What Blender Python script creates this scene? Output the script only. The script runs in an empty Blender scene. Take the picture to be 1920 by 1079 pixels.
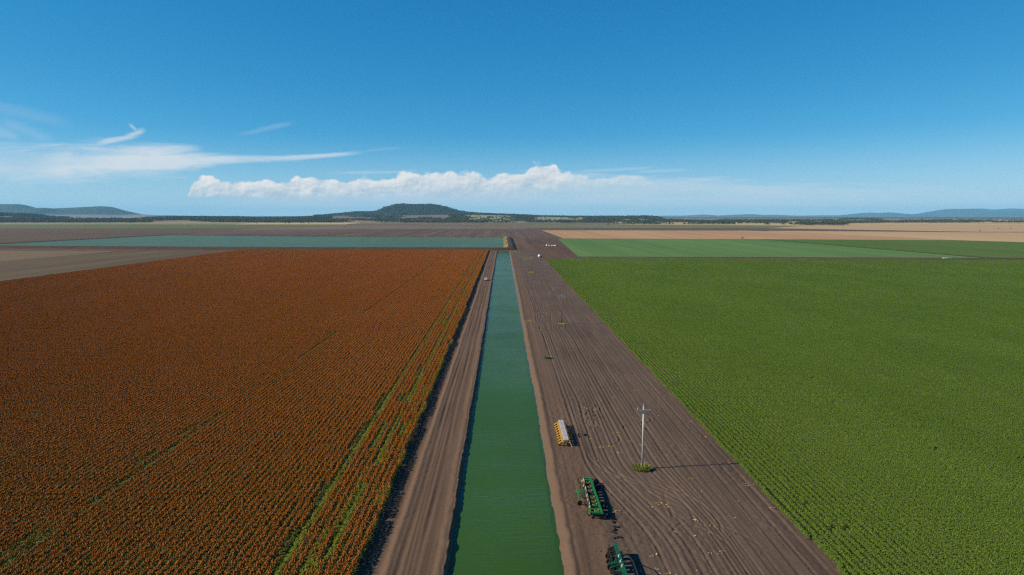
import bpy, bmesh, math, random
import numpy as np
from mathutils import Vector, Matrix

# ------------------------------------------------------------------ camera, world, sun, exposure
SC = bpy.context.scene
COL = SC.collection
R = math.radians
SUN_EL, SUN_AZ = 32.0, -97.5          # azimuth in degrees from +Y towards +X (the sun stands over the left side)

cam = bpy.data.cameras.new('camera')
cam_ob = bpy.data.objects.new('camera', cam)
COL.objects.link(cam_ob)
cam.sensor_width = 36.0
cam.lens = 24.0
cam.clip_start = 0.5
cam.clip_end = 120000.0
cam_ob.location = (0, 0, 44.0)
cam_ob.rotation_euler = (R(90 - 6.043), 0, -math.atan(16.5 / 1280))
SC.camera = cam_ob

SC.view_settings.view_transform = 'Standard'
SC.view_settings.look = 'None'
SC.view_settings.exposure = 0.8
SC.view_settings.gamma = 1.0
SC.view_settings.use_curve_mapping = False
SC.cycles.max_bounces = 6
SC.cycles.volume_bounces = 0
SC.cycles.use_denoising = False     # keeps the fine grain of the crops
SC.cycles.use_adaptive_sampling = False
SC.cycles.filter_width = 1.3

sun = bpy.data.lights.new('sun', 'SUN')
sun.energy = 5.0
sun.angle = R(0.5)
sun.color = (1.0, 0.87, 0.68)
sun_ob = bpy.data.objects.new('sun', sun)
COL.objects.link(sun_ob)
sd = Vector((math.sin(R(SUN_AZ)) * math.cos(R(SUN_EL)), math.cos(R(SUN_AZ)) * math.cos(R(SUN_EL)), math.sin(R(SUN_EL))))
sun_ob.rotation_euler = sd.to_track_quat('Z', 'Y').to_euler()
sun_ob.location = sd * 500


class NT:
    """Small wrapper to write node trees as expressions."""
    def __init__(s, tree):
        s.t = tree
        s.n = tree.nodes
        s.l = tree.links

    def put(s, sock, v):
        if isinstance(v, bpy.types.NodeSocket):
            s.l.new(v, sock)
        elif v is not None:
            if sock.type == 'RGBA' and len(v) == 3:
                v = (*v, 1)
            sock.default_value = v

    def node(s, typ, ins=None, **props):
        nd = s.n.new(typ)
        for k, v in props.items():
            setattr(nd, k, v)
        for k, v in (ins or {}).items():
            s.put(nd.inputs[k], v)
        return nd

    def m(s, op, a, b=None, c=None, clamp=False):
        nd = s.n.new('ShaderNodeMath')
        nd.operation = op
        nd.use_clamp = clamp
        for i, v in enumerate((a, b, c)):
            if v is not None:
                s.put(nd.inputs[i], v)
        return nd.outputs[0]

    def add(s, a, b): return s.m('ADD', a, b)
    def sub(s, a, b): return s.m('SUBTRACT', a, b)
    def mul(s, a, b): return s.m('MULTIPLY', a, b)

    def smooth(s, x, lo, hi, a=0.0, b=1.0):
        nd = s.node('ShaderNodeMapRange', interpolation_type='SMOOTHSTEP')
        for i, v in enumerate((x, lo, hi, a, b)):
            s.put(nd.inputs[i], v)
        return nd.outputs[0]

    def lin(s, x, lo, hi, a=0.0, b=1.0):
        nd = s.node('ShaderNodeMapRange')
        for i, v in enumerate((x, lo, hi, a, b)):
            s.put(nd.inputs[i], v)
        return nd.outputs[0]

    def xyz(s, x, y, z=0.0):
        return s.node('ShaderNodeCombineXYZ', {0: x, 1: y, 2: z}).outputs[0]

    def noise(s, vec, scale=1.0, detail=4.0, rough=0.55, dist=0.0):
        return s.node('ShaderNodeTexNoise', {'Vector': vec, 'Scale': scale, 'Detail': detail, 'Roughness': rough, 'Distortion': dist}).outputs[0]

    def vscale(s, vec, sc, off=(0, 0, 0)):
        return s.node('ShaderNodeMapping', {'Vector': vec, 'Scale': sc, 'Location': off}).outputs[0]

    def mix(s, f, a, b, typ='MIX'):
        nd = s.n.new('ShaderNodeMix')
        nd.data_type = 'RGBA'
        nd.blend_type = typ
        s.put(nd.inputs['Factor'], f)
        s.put(nd.inputs[6], a)
        s.put(nd.inputs[7], b)
        return nd.outputs[2]

    def ramp(s, fac, pts):
        nd = s.n.new('ShaderNodeValToRGB')
        cr = nd.color_ramp
        while len(cr.elements) < len(pts):
            cr.elements.new(0.5)
        for e, (p, c) in zip(cr.elements, pts):
            e.position = p
            e.color = (*c, 1)
        s.put(nd.inputs[0], fac)
        return nd.outputs[0]

    def curve(s, x, pts):
        nd = s.n.new('ShaderNodeFloatCurve')
        cv = nd.mapping.curves[0]
        while len(cv.points) < len(pts):
            cv.points.new(0.5, 0.5)
        for p, (a, b) in zip(cv.points, pts):
            p.location = (a, b)
            p.handle_type = 'AUTO_CLAMPED'
        nd.mapping.update()
        s.put(nd.inputs['Value'], x)
        return nd.outputs[0]


# ---- sky: Nishita daylight with a bank of cumulus and cirrus far away in it
world = bpy.data.worlds.new('World')
SC.world = world
world.use_nodes = True
world.cycles.sampling_method = 'MANUAL'
world.cycles.sample_map_resolution = 256
W = NT(world.node_tree)
W.n.clear()
sky = W.node('ShaderNodeTexSky', sky_type='NISHITA', sun_disc=False)
sky.sun_elevation = R(SUN_EL)
sky.sun_rotation = R(SUN_AZ)
sky.altitude = 2000
sky.air_density = 0.7
sky.dust_density = 0.0
sky.ozone_density = 4.0
geo = W.node('ShaderNodeNewGeometry')
neg = W.node('ShaderNodeVectorMath', {0: geo.outputs['Incoming'], 1: (-1, -1, -1)}, operation='MULTIPLY')
sep = W.node('ShaderNodeSeparateXYZ', {0: neg.outputs[0]})
dy = W.m('MAXIMUM', sep.outputs[1], 0.05)
zs = W.m('SQRT', W.add(W.m('POWER', W.m('MAXIMUM', sep.outputs[2], 0.0), 2.0), 0.032 ** 2))
W.l.new(W.xyz(sep.outputs[0], sep.outputs[1], zs), sky.inputs['Vector']) if 'Vector' in sky.inputs else None
u = W.m('DIVIDE', sep.outputs[0], dy)       # tangent of the bearing east of the canal's direction
v = W.m('DIVIDE', sep.outputs[2], dy)       # tangent of the height above the horizon
un = W.lin(u, -0.75, 0.75)
ahead = W.smooth(sep.outputs[1], 0.1, 0.3)


def UV(px, py):
    return ((px - 943.5) / 1287.0, (404 - py) / 1287.0)


def ucurve(pts, scale):
    q = [((UV(px, 0)[0] + 0.75) / 1.5, val / scale) for px, val in pts]
    return W.mul(W.curve(un, q), scale)


def vv(y):
    return (404 - y) / 1287.0


# cumulus bank
top = ucurve([(300, vv(372)), (352, vv(372)), (362, vv(352)), (400, vv(338)), (470, vv(338)), (520, vv(341)), (545, vv(334)), (640, vv(333)),
              (735, vv(330)), (770, vv(327)), (860, vv(324)), (905, vv(326)), (915, vv(334)), (925, vv(325)), (975, vv(322)), (1000, vv(313)),
              (1036, vv(311)), (1052, vv(325)), (1150, vv(331)), (1240, vv(341)), (1300, vv(352)), (1400, vv(372))], 0.1)
bot = ucurve([(300, vv(371)), (430, vv(372)), (600, vv(378)), (900, vv(376)), (1100, vv(362)), (1300, vv(358)), (1500, vv(358))], 0.1)
pc = W.xyz(u, W.mul(v, 1.35))
pw = W.xyz(u, W.mul(v, 1.35), 3.3)
big = W.noise(pc, 30.0, 6.0, 0.55)
vor = W.node('ShaderNodeTexVoronoi', {'Vector': W.node('ShaderNodeVectorMath', {0: pc, 1: W.node('ShaderNodeVectorMath', {0: W.node('ShaderNodeTexNoise', {'Vector': pw, 'Scale': 90.0, 'Detail': 4.0}).outputs['Color'], 1: (0.012, 0.012, 0)}, operation='MULTIPLY').outputs[0]}, operation='ADD').outputs[0], 'Scale': 52.0, 'Smoothness': 0.5}, feature='SMOOTH_F1')
bill = W.sub(0.55, vor.outputs['Distance'])
huge = W.noise(pw, 13.0, 2.0, 0.5)
edge = W.add(W.add(W.mul(W.sub(big, 0.5), 0.026), W.mul(bill, 0.011)), W.mul(W.sub(huge, 0.52), 0.030))
body = W.smooth(W.sub(W.add(top, edge), v), -0.0010, 0.0046)
fade = W.smooth(u, UV(430, 0)[0], UV(760, 0)[0], 0.003, 0.022)
under = W.smooth(W.sub(v, W.add(bot, W.mul(W.sub(big, 0.5), 0.010))), W.mul(fade, -0.35), fade)
cu_mask = W.mul(body, under)
# the solid heap thins out to the right of the tallest tower
cu_dense = ucurve([(300, 1.0), (560, 0.95), (740, 0.9), (1040, 0.92), (1060, 0.7), (1130, 0.55), (1250, 0.35), (1330, 0.1), (1400, 0.0), (1900, 0.0)], 1.0)
cu_a = W.mul(W.mul(cu_mask, W.mul(cu_dense, W.smooth(W.add(W.mul(big, 1.2), W.m('DIVIDE', W.sub(v, bot), W.m('MAXIMUM', W.sub(top, bot), 0.004))), 0.35, 1.15, 0.55, 1.0))), W.smooth(un, (UV(350, 0)[0] + .75) / 1.5, (UV(358, 0)[0] + .75) / 1.5))
pc2 = W.xyz(W.sub(u, 0.0030), W.add(W.mul(v, 1.35), 0.0040))
big2 = W.noise(pc2, 30.0, 6.0, 0.55)
shade = W.add(W.mul(W.sub(big, big2), 3.0), W.mul(W.m('DIVIDE', W.sub(v, bot), W.m('MAXIMUM', W.sub(top, bot), 0.004)), 0.62))
shade = W.add(shade, W.mul(bill, 0.45))
shade = W.smooth(shade, -0.35, 1.0)
cu_col = W.mix(shade, (0.42, 0.53, 0.63), (0.86, 0.84, 0.80))
# soft grey layer under and right of the heap
lay_top = ucurve([(380, vv(372)), (600, vv(352)), (900, vv(340)), (1040, vv(322)), (1130, vv(323)), (1240, vv(332)), (1330, vv(334)), (1480, vv(345)), (1600, vv(346)), (1850, vv(352)), (1910, vv(362))], 0.1)
streak = W.noise(W.xyz(W.mul(u, 9.0), W.mul(v, 120.0)), 1.0, 5.0, 0.6)
lay = W.smooth(W.sub(W.add(lay_top, W.mul(W.sub(streak, 0.5), 0.03)), v), -0.002, 0.010)
lay = W.mul(lay, W.smooth(v, 0.004, 0.026, 0.45, 1.0))
lay = W.mul(lay, W.smooth(u, -0.50, -0.30))
lay = W.mul(lay, W.smooth(u, 0.74, 0.30, 0.12, 1.0))
lay_a = W.mul(lay, W.smooth(streak, 0.25, 0.75, 0.25, 0.75))
# cirrus on the left
cen = ucurve([(-10, vv(308)), (120, vv(309)), (250, vv(303)), (420, vv(301)), (520, vv(299)), (600, vv(295)), (670, vv(290)), (760, vv(286))], 0.15)
hw = ucurve([(-10, 0.036), (120, 0.030), (250, 0.027), (350, 0.022), (430, 0.0095), (520, 0.0055), (600, 0.0048), (655, 0.0040), (690, 0.001), (720, 0.0005), (1900, 0.0005)], 0.05)
cn = W.noise(W.node('ShaderNodeMapping', {'Vector': W.xyz(u, v), 'Rotation': (0, 0, R(-11)), 'Scale': (9.0, 64.0, 1.0)}).outputs[0], 1.0, 7.0, 0.62, 0.6)
cn2 = W.noise(W.xyz(W.mul(u, 5.0), W.mul(v, 16.0), 7.7), 1.0, 4.0, 0.6)
dd = W.m('DIVIDE', W.m('ABSOLUTE', W.sub(v, cen)), hw)
ci = W.mul(W.smooth(W.add(dd, W.mul(W.sub(cn, 0.5), 1.9)), 1.15, 0.15), W.smooth(cn2, 0.25, 0.62, 0.35, 1.0))
ci = W.mul(ci, W.smooth(u, -0.195, -0.26))
ci_a = W.mul(ci, 0.90)


def wisp(p0, p1, wpx, strength, seed):
    """A thin feathered streak of ice cloud between two bearings."""
    (u0, v0), (u1, v1) = UV(*p0), UV(*p1)
    L = math.hypot(u1 - u0, v1 - v0)
    cx, cy = (u1 - u0) / L, (v1 - v0) / L
    du, dv = W.sub(u, u0), W.sub(v, v0)
    t = W.m('DIVIDE', W.add(W.mul(du, cx), W.mul(dv, cy)), L)
    d = W.sub(W.mul(dv, cx), W.mul(du, cy))
    n = cn
    d2 = W.add(d, W.mul(W.sub(n, 0.5), 0.006))
    k = W.m('DIVIDE', W.m('ABSOLUTE', d2), wpx / 1287.0)
    a = W.smooth(W.add(k, W.mul(W.sub(n, 0.5), 1.2)), 1.1, 0.0)
    a = W.mul(a, W.mul(W.smooth(t, -0.08, 0.35), W.smooth(t, 1.08, 0.75)))
    return W.mul(a, strength)


wsp = [wisp((185, 276), (275, 257), 7, 0.6, 1.0), wisp((236, 266), (286, 248), 7, 0.6, 2.0), wisp((276, 256), (258, 236), 4, 0.38, 3.0),
       wisp((450, 257), (560, 234), 7, 0.14, 4.0), wisp((515, 303), (680, 288), 6, 0.6, 5.0), wisp((675, 286), (760, 279), 4, 0.10, 6.0),
       wisp((-40, 196), (150, 236), 16, 0.10, 7.0), wisp((10, 228), (120, 268), 16, 0.14, 8.0), wisp((620, 327), (790, 322), 4, 0.3, 9.0),
       wisp((1060, 325), (1230, 316), 4, 0.22, 10.0), wisp((1180, 325), (1290, 320), 4, 0.22, 11.0), wisp((1200, 354), (1420, 345), 6, 0.3, 12.0),
       wisp((-30, 240), (60, 262), 16, 0.2, 13.0), wisp((1240, 344), (1370, 333), 4, 0.25, 14.0)]
wa = wsp[0]
for w_ in wsp[1:]:
    wa = W.m('MAXIMUM', wa, w_)
thin_a = W.m('MAXIMUM', ci_a, wa)
thin_a = W.m('MAXIMUM', thin_a, W.mul(lay_a, 0.95))
# a deep polarised blue: contrast of each primary of the daylight sky
sc_ = W.node('ShaderNodeSeparateColor', {0: sky.outputs[0]})
prim = [W.mul(W.m('POWER', W.mul(sc_.outputs[i], 0.1), k), a * 10) for i, (k, a) in enumerate(((1.95, 2.15), (0.80, 0.93), (0.52, 0.90)))]
skyc = W.node('ShaderNodeCombineColor', {0: prim[0], 1: prim[1], 2: prim[2]}).outputs[0]
skyc = W.mix(W.smooth(sep.outputs[2], 0.12, -0.01, 0.0, 0.62), skyc, (4.7, 6.6, 7.5))
bg = W.node('ShaderNodeBackground', {'Color': skyc, 'Strength': 0.0575})
thin_c = W.mix(lay_a, (0.72, 0.77, 0.81), (0.54, 0.65, 0.75))
bg_thin = W.node('ShaderNodeBackground', {'Color': thin_c, 'Strength': 0.575})
bg_cu = W.node('ShaderNodeBackground', {'Color': cu_col, 'Strength': 0.6})
m1 = W.node('ShaderNodeMixShader', {0: W.mul(thin_a, ahead), 1: bg.outputs[0], 2: bg_thin.outputs[0]})
m2 = W.node('ShaderNodeMixShader', {0: W.mul(cu_a, ahead), 1: m1.outputs[0], 2: bg_cu.outputs[0]})
wo = W.node('ShaderNodeOutputWorld', {0: m2.outputs[0]})

# ------------------------------------------------------------------ helpers
KA = 0.575      # the colours below were judged at exposure 0; this brings them to true albedos


def alb(c):
    return tuple(x * KA for x in c)


rng = np.random.default_rng(7)
rnd = random.Random(11)


def new_mat(name, rough=0.9, spec=0.3):
    m = bpy.data.materials.new(name)
    m.use_nodes = True
    t = NT(m.node_tree)
    b = t.n['Principled BSDF']
    b.inputs['Roughness'].default_value = rough
    b.inputs['Specular IOR Level'].default_value = spec
    return m, t, b


def plain(name, c, rough=0.6, spec=0.4, metal=0.0, var=0.25, scale=3.0):
    """A painted, rusted or woody surface: its colour with worn patches."""
    m, t, b = new_mat(name, rough, spec)
    co = t.node('ShaderNodeTexCoord').outputs['Object']
    n = t.noise(co, scale, 5.0, 0.65)
    c = alb(c)
    dark = tuple(x * (1 - var) for x in c)
    lite = tuple(min(1, x * (1 + var * 0.6)) for x in c)
    t.put(b.inputs['Base Color'], t.ramp(n, [(0.3, dark), (0.7, lite)]))
    b.inputs['Metallic'].default_value = metal
    return m


def pos(t):
    return t.node('ShaderNodeNewGeometry').outputs['Position']


def field_mat(name, c1, c2, sx=0.12, sy=0.004, patch=0.004, c3=None, k3=0.5, bump=0.0, fine=0.5, rot=0.0):
    """Ploughed or cropped land: streaks along the working direction, soft patches and fine grain."""
    c1, c2, c3 = alb(c1), alb(c2), (alb(c3) if c3 else None)
    m, t, b = new_mat(name, 0.95, 0.1)
    p = pos(t)
    if rot:
        p = t.node('ShaderNodeMapping', {'Vector': p, 'Rotation': (0, 0, rot)}).outputs[0]
    st = t.noise(t.vscale(p, (sx, sy, 1)), 1.0, 4.0, 0.6)
    pt = t.noise(t.vscale(p, (patch, patch * 0.5, 1)), 1.0, 4.0, 0.6)
    fn = t.noise(p, fine, 3.0, 0.6)
    f = t.add(t.mul(st, 0.55), t.add(t.mul(pt, 0.3), t.mul(fn, 0.15)))
    col = t.ramp(f, [(0.36, c1), (0.64, c2)])
    if c3:
        pt2 = t.noise(t.vscale(p, (patch * 0.7, patch * 0.3, 1), (31, 7, 0)), 1.0, 3.0, 0.55)
        col = t.mix(t.smooth(pt2, 0.45, 0.7, 0.0, k3), col, c3)
    t.put(b.inputs['Base Color'], col)
    if bump:
        bn = t.node('ShaderNodeBump', {'Height': t.noise(t.vscale(p, (1.2, 0.25, 1)), 1.0, 3.0, 0.6), 'Distance': bump, 'Strength': 0.7})
        t.put(b.inputs['Normal'], bn.outputs[0])
    return m


def npmesh(name, V, F, mats=(), midx=None, smooth=False, col=None):
    """Mesh from numpy vertices and an (n,4) or (n,3) face array."""
    V = np.asarray(V, dtype=np.float32)
    F = np.asarray(F, dtype=np.int32)
    me = bpy.data.meshes.new(name)
    k = F.shape[1]
    me.vertices.add(len(V))
    me.vertices.foreach_set('co', V.ravel())
    me.loops.add(F.size)
    me.loops.foreach_set('vertex_index', F.ravel())
    me.polygons.add(len(F))
    me.polygons.foreach_set('loop_start', np.arange(0, F.size, k, dtype=np.int32))
    me.polygons.foreach_set('loop_total', np.full(len(F), k, dtype=np.int32))
    for m in mats:
        me.materials.append(m)
    if midx is not None:
        me.polygons.foreach_set('material_index', np.asarray(midx, dtype=np.int32))
    me.polygons.foreach_set('use_smooth', np.full(len(F), smooth, dtype=bool))
    if col is not None:
        at = me.color_attributes.new('cover', 'FLOAT_COLOR', 'POINT')
        at.data.foreach_set('color', np.concatenate([np.asarray(col, dtype=np.float32), np.ones((len(V), 1), np.float32)], 1).ravel())
    me.update(calc_edges=True)
    return me


def link(name, me, parent=None, loc=(0, 0, 0), rz=0.0):
    o = bpy.data.objects.new(name, me)
    COL.objects.link(o)
    o.location = loc
    o.rotation_euler = (0, 0, rz)
    o.parent = parent
    return o


def tag(o, label=None, cat=None, group=None, kind=None):
    if label:
        o['label'] = label
    if cat:
        o['category'] = cat
    if group:
        o['group'] = group
    if kind:
        o['kind'] = kind
    return o


def empty(name, loc, rz=0.0):
    o = bpy.data.objects.new(name, None)
    COL.objects.link(o)
    o.location = loc
    o.rotation_euler = (0, 0, rz)
    return o


def copy_tree(o, parent=None):
    c = o.copy()
    COL.objects.link(c)
    c.parent = parent
    for ch in list(o.children):
        copy_tree(ch, c)
    return c


def grid_faces(nr, nc):
    i = np.arange((nr - 1) * (nc - 1))
    r, c = i // (nc - 1), i % (nc - 1)
    a = r * nc + c
    return np.stack([a, a + 1, a + nc + 1, a + nc], 1)


def hash2(ix, iy, seed):
    h = (ix.astype(np.int64) * 374761393 + iy.astype(np.int64) * 668265263 + seed * 974711) & 0xFFFFFFFF
    h = ((h ^ (h >> 13)) * 1274126177) & 0xFFFFFFFF
    return ((h ^ (h >> 16)) & 0xFFFF) / 65535.0


def vnoise(x, y, seed=0):
    x, y = np.broadcast_arrays(np.asarray(x, float), np.asarray(y, float))
    ix, iy = np.floor(x), np.floor(y)
    fx, fy = x - ix, y - iy
    fx, fy = fx * fx * (3 - 2 * fx), fy * fy * (3 - 2 * fy)
    ix, iy = ix.astype(np.int64), iy.astype(np.int64)
    a, b = hash2(ix, iy, seed), hash2(ix + 1, iy, seed)
    c, d = hash2(ix, iy + 1, seed), hash2(ix + 1, iy + 1, seed)
    return (a * (1 - fx) + b * fx) * (1 - fy) + (c * (1 - fx) + d * fx) * fy


def fbm(x, y, seed=0, octs=4):
    s, a, k = 0.0, 0.5, 1.0
    for i in range(octs):
        s = s + a * vnoise(np.asarray(x) * k, np.asarray(y) * k, seed + i * 17)
        a *= 0.5
        k *= 2.03
    return s / (1 - 0.5 ** octs)


def sstep(x, lo, hi):
    t = np.clip((np.asarray(x, float) - lo) / (hi - lo), 0, 1)
    return t * t * (3 - 2 * t)


class MB:
    """Collects shaped pieces into one mesh."""
    def __init__(s):
        s.bm = bmesh.new()

    def box(s, c, d, rz=0.0, rx=0.0, ry=0.0, mat=0, bevel=0.0):
        M = Matrix.Translation(c) @ Matrix.Rotation(rz, 4, 'Z') @ Matrix.Rotation(ry, 4, 'Y') @ Matrix.Rotation(rx, 4, 'X') @ Matrix.Diagonal((*d, 1))
        r = bmesh.ops.create_cube(s.bm, size=1.0, matrix=M)
        fs = {f for v_ in r['verts'] for f in v_.link_faces}
        for f in fs:
            f.material_index = mat
        if bevel:
            es = list({e for v_ in r['verts'] for e in v_.link_edges})
            bmesh.ops.bevel(s.bm, geom=es, offset=bevel, segments=1, affect='EDGES')
        return s

    def bar(s, p0, p1, w, h=None, mat=0):
        p0, p1 = Vector(p0), Vector(p1)
        d = p1 - p0
        q = d.to_track_quat('X', 'Z').to_matrix().to_4x4()
        M = Matrix.Translation((p0 + p1) / 2) @ q @ Matrix.Diagonal((d.length, w, h or w, 1))
        r = bmesh.ops.create_cube(s.bm, size=1.0, matrix=M)
        for f in {f for v_ in r['verts'] for f in v_.link_faces}:
            f.material_index = mat
        return s

    def cyl(s, p0, p1, r0, r1=None, seg=12, mat=0):
        p0, p1 = Vector(p0), Vector(p1)
        d = p1 - p0
        q = d.to_track_quat('Z', 'Y').to_matrix().to_4x4()
        M = Matrix.Translation((p0 + p1) / 2) @ q
        r = bmesh.ops.create_cone(s.bm, cap_ends=True, segments=seg, radius1=r0, radius2=r0 if r1 is None else r1, depth=d.length, matrix=M)
        for f in {f for v_ in r['verts'] for f in v_.link_faces}:
            f.material_index = mat
            if len(f.verts) == 4 and seg > 6:
                f.smooth = True
        return s

    def path(s, pts, r, seg=8, mat=0):
        for a, b in zip(pts[:-1], pts[1:]):
            s.cyl(a, b, r, seg=seg, mat=mat)
        return s

    def tyre(s, c, axis, R_, w, r_in, seg=28, mat=0):
        """A tyre (ring with rounded shoulders) about AXIS."""
        q = Vector(axis).to_track_quat('Z', 'Y').to_matrix()
        prof = [(r_in, -w * .42), (R_ * .86, -w * .5), (R_ * .97, -w * .40), (R_, -w * .2), (R_, w * .2), (R_ * .97, w * .40), (R_ * .86, w * .5), (r_in, w * .42)]
        rings = []
        for i in range(seg):
            a = 2 * math.pi * i / seg
            rings.append([s.bm.verts.new(Vector(c) + q @ Vector((math.cos(a) * pr * (1.0 if i % 2 or pr < R_ * .96 else .985), math.sin(a) * pr, pz))) for pr, pz in prof])
        n = len(prof)
        for i in range(seg):
            A, B = rings[i], rings[(i + 1) % seg]
            for k in range(n):
                f = s.bm.faces.new((A[k], B[k], B[(k + 1) % n], A[(k + 1) % n]))
                f.material_index = mat
        return s

    def loft(s, secs, mat=0, caps=True):
        """Skin through a list of equal-length closed sections."""
        vs = [[s.bm.verts.new(p) for p in sec] for sec in secs]
        n = len(vs[0])
        for A, B in zip(vs[:-1], vs[1:]):
            for k in range(n):
                f = s.bm.faces.new((A[k], A[(k + 1) % n], B[(k + 1) % n], B[k]))
                f.material_index = mat
        if caps:
            s.bm.faces.new(list(reversed(vs[0]))).material_index = mat
            s.bm.faces.new(vs[-1]).material_index = mat
        return s

    def build(s, name, mats, parent=None, loc=(0, 0, 0), rz=0.0):
        bmesh.ops.recalc_face_normals(s.bm, faces=s.bm.faces[:])
        me = bpy.data.meshes.new(name)
        s.bm.to_mesh(me)
        s.bm.free()
        for m in (mats if isinstance(mats, (list, tuple)) else [mats]):
            me.materials.append(m)
        return link(name, me, parent, loc, rz)


def sheet(name, pts, z, m, kind='structure'):
    """Flat field: a polygon at height Z."""
    me = bpy.data.meshes.new(name)
    me.from_pydata([(x, y, z) for x, y in pts], [], [list(range(len(pts)))])
    me.update()
    if me.polygons[0].normal.z < 0:
        me.flip_normals()
    me.materials.append(m)
    return tag(link(name, me), kind=kind)


# ------------------------------------------------------------------ the setting: ground and fields
SOIL_A, SOIL_B = (0.084, 0.059, 0.045), (0.176, 0.126, 0.097)


def soil_mat(name, a, b_, bank=None, bankx=None, verge=None):
    a, b_, bank = alb(a), alb(b_), alb(bank)
    m, t, b = new_mat(name, 0.95, 0.08)
    p = pos(t)
    st = t.noise(t.vscale(p, (1.1, 0.03, 1)), 1.0, 4.0, 0.65)
    pt = t.noise(t.vscale(p, (0.06, 0.03, 1)), 1.0, 4.0, 0.6)
    fn = t.noise(p, 2.2, 5.0, 0.7)
    f = t.add(t.mul(st, 0.40), t.add(t.mul(pt, 0.30), t.mul(fn, 0.30)))
    col = t.ramp(f, [(0.36, a), (0.64, b_)])
    if verge:
        x0_ = t.node('ShaderNodeSeparateXYZ', {0: p}).outputs[0]
        col = t.mix(t.mul(t.smooth(t.add(x0_, t.mul(t.sub(pt, 0.5), 3.0)), verge[2] + 0.6, verge[2] - 0.6), 0.75), col, t.ramp(f, [(0.36, alb(verge[0])), (0.64, alb(verge[1]))]))
    if bank:
        sx_ = t.node('ShaderNodeSeparateXYZ', {0: p}).outputs[0]
        w = t.add(sx_, t.mul(t.sub(t.noise(t.vscale(p, (0.3, 0.15, 1)), 1.0, 3.0), 0.5), 1.2))
        k = None
        for lo, hi in bankx:
            kk = t.mul(t.smooth(w, lo - 0.4, lo + 0.3), t.smooth(w, hi + 0.4, hi - 0.3))
            k = kk if k is None else t.m('MAXIMUM', k, kk)
        col = t.mix(t.mul(k, 0.8), col, t.ramp(fn, [(0.3, tuple(x * .8 for x in bank)), (0.7, bank)]))
    t.put(b.inputs['Base Color'], col)
    bn = t.node('ShaderNodeBump', {'Height': t.noise(p, 5.0, 4.0, 0.7), 'Distance': 0.09, 'Strength': 0.8})
    t.put(b.inputs['Normal'], bn.outputs[0])
    return m


M_ground = field_mat('plain_soil', (0.102, 0.062, 0.04), (0.18, 0.11, 0.068), 0.10, 0.004, 0.003)
M_soil = soil_mat('turned_soil', SOIL_A, SOIL_B, (0.172, 0.116, 0.080), [(6.5, 8.7)], ((0.135, 0.086, 0.060), (0.185, 0.120, 0.084), 14.0))
M_track = soil_mat('track_soil', (0.105, 0.066, 0.045), (0.185, 0.122, 0.085), (0.225, 0.145, 0.096), [(-15.4, -14.1), (-9.0, -6.9)])

HX0, HX1, HY0, HY1 = -19.5, 42.5, 30.0, 856.0
BIG = 34500.0
gv = [(-BIG, -400, 0), (HX0, -400, 0), (HX1, -400, 0), (BIG, -400, 0), (-BIG, HY0, 0), (HX0, HY0, 0), (HX1, HY0, 0), (BIG, HY0, 0),
      (-BIG, HY1, 0), (HX0, HY1, 0), (HX1, HY1, 0), (BIG, HY1, 0), (-BIG, BIG, 0), (HX0, BIG, 0), (HX1, BIG, 0), (BIG, BIG, 0)]
gf = [(a, a + 1, a + 5, a + 4) for a in (0, 1, 2, 4, 6, 8, 9, 10)]
tag(link('ground', npmesh('ground', gv, gf, [M_ground])), kind='structure')


def ysteps(a, segs):
    out = [a]
    for end, st in segs:
        n = max(1, int(round((end - out[-1]) / st)))
        out += list(np.linspace(out[-1], end, n + 1)[1:])
    return np.array(out)


YS = ysteps(29.0, [(78, 1.0), (150, 0.22), (220, 0.4), (340, 0.7), (857, 2.2)])


def edge_wob(y, seed):
    return 0.42 * (fbm(y * 0.5, 0 * y, seed + 40, 3) - 0.5) + 0.28 * (fbm(y * 0.09, 0 * y, seed, 4) - 0.5) * 1.6 + 0.35 * (fbm(y * 0.012, 0 * y + 5, seed, 2) - 0.5)


def groove(d, w, depth, sh):
    return -depth * np.exp(-(d / w) ** 2) + sh * np.exp(-((np.abs(d) - 1.9 * w) / (0.8 * w)) ** 2)


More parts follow.
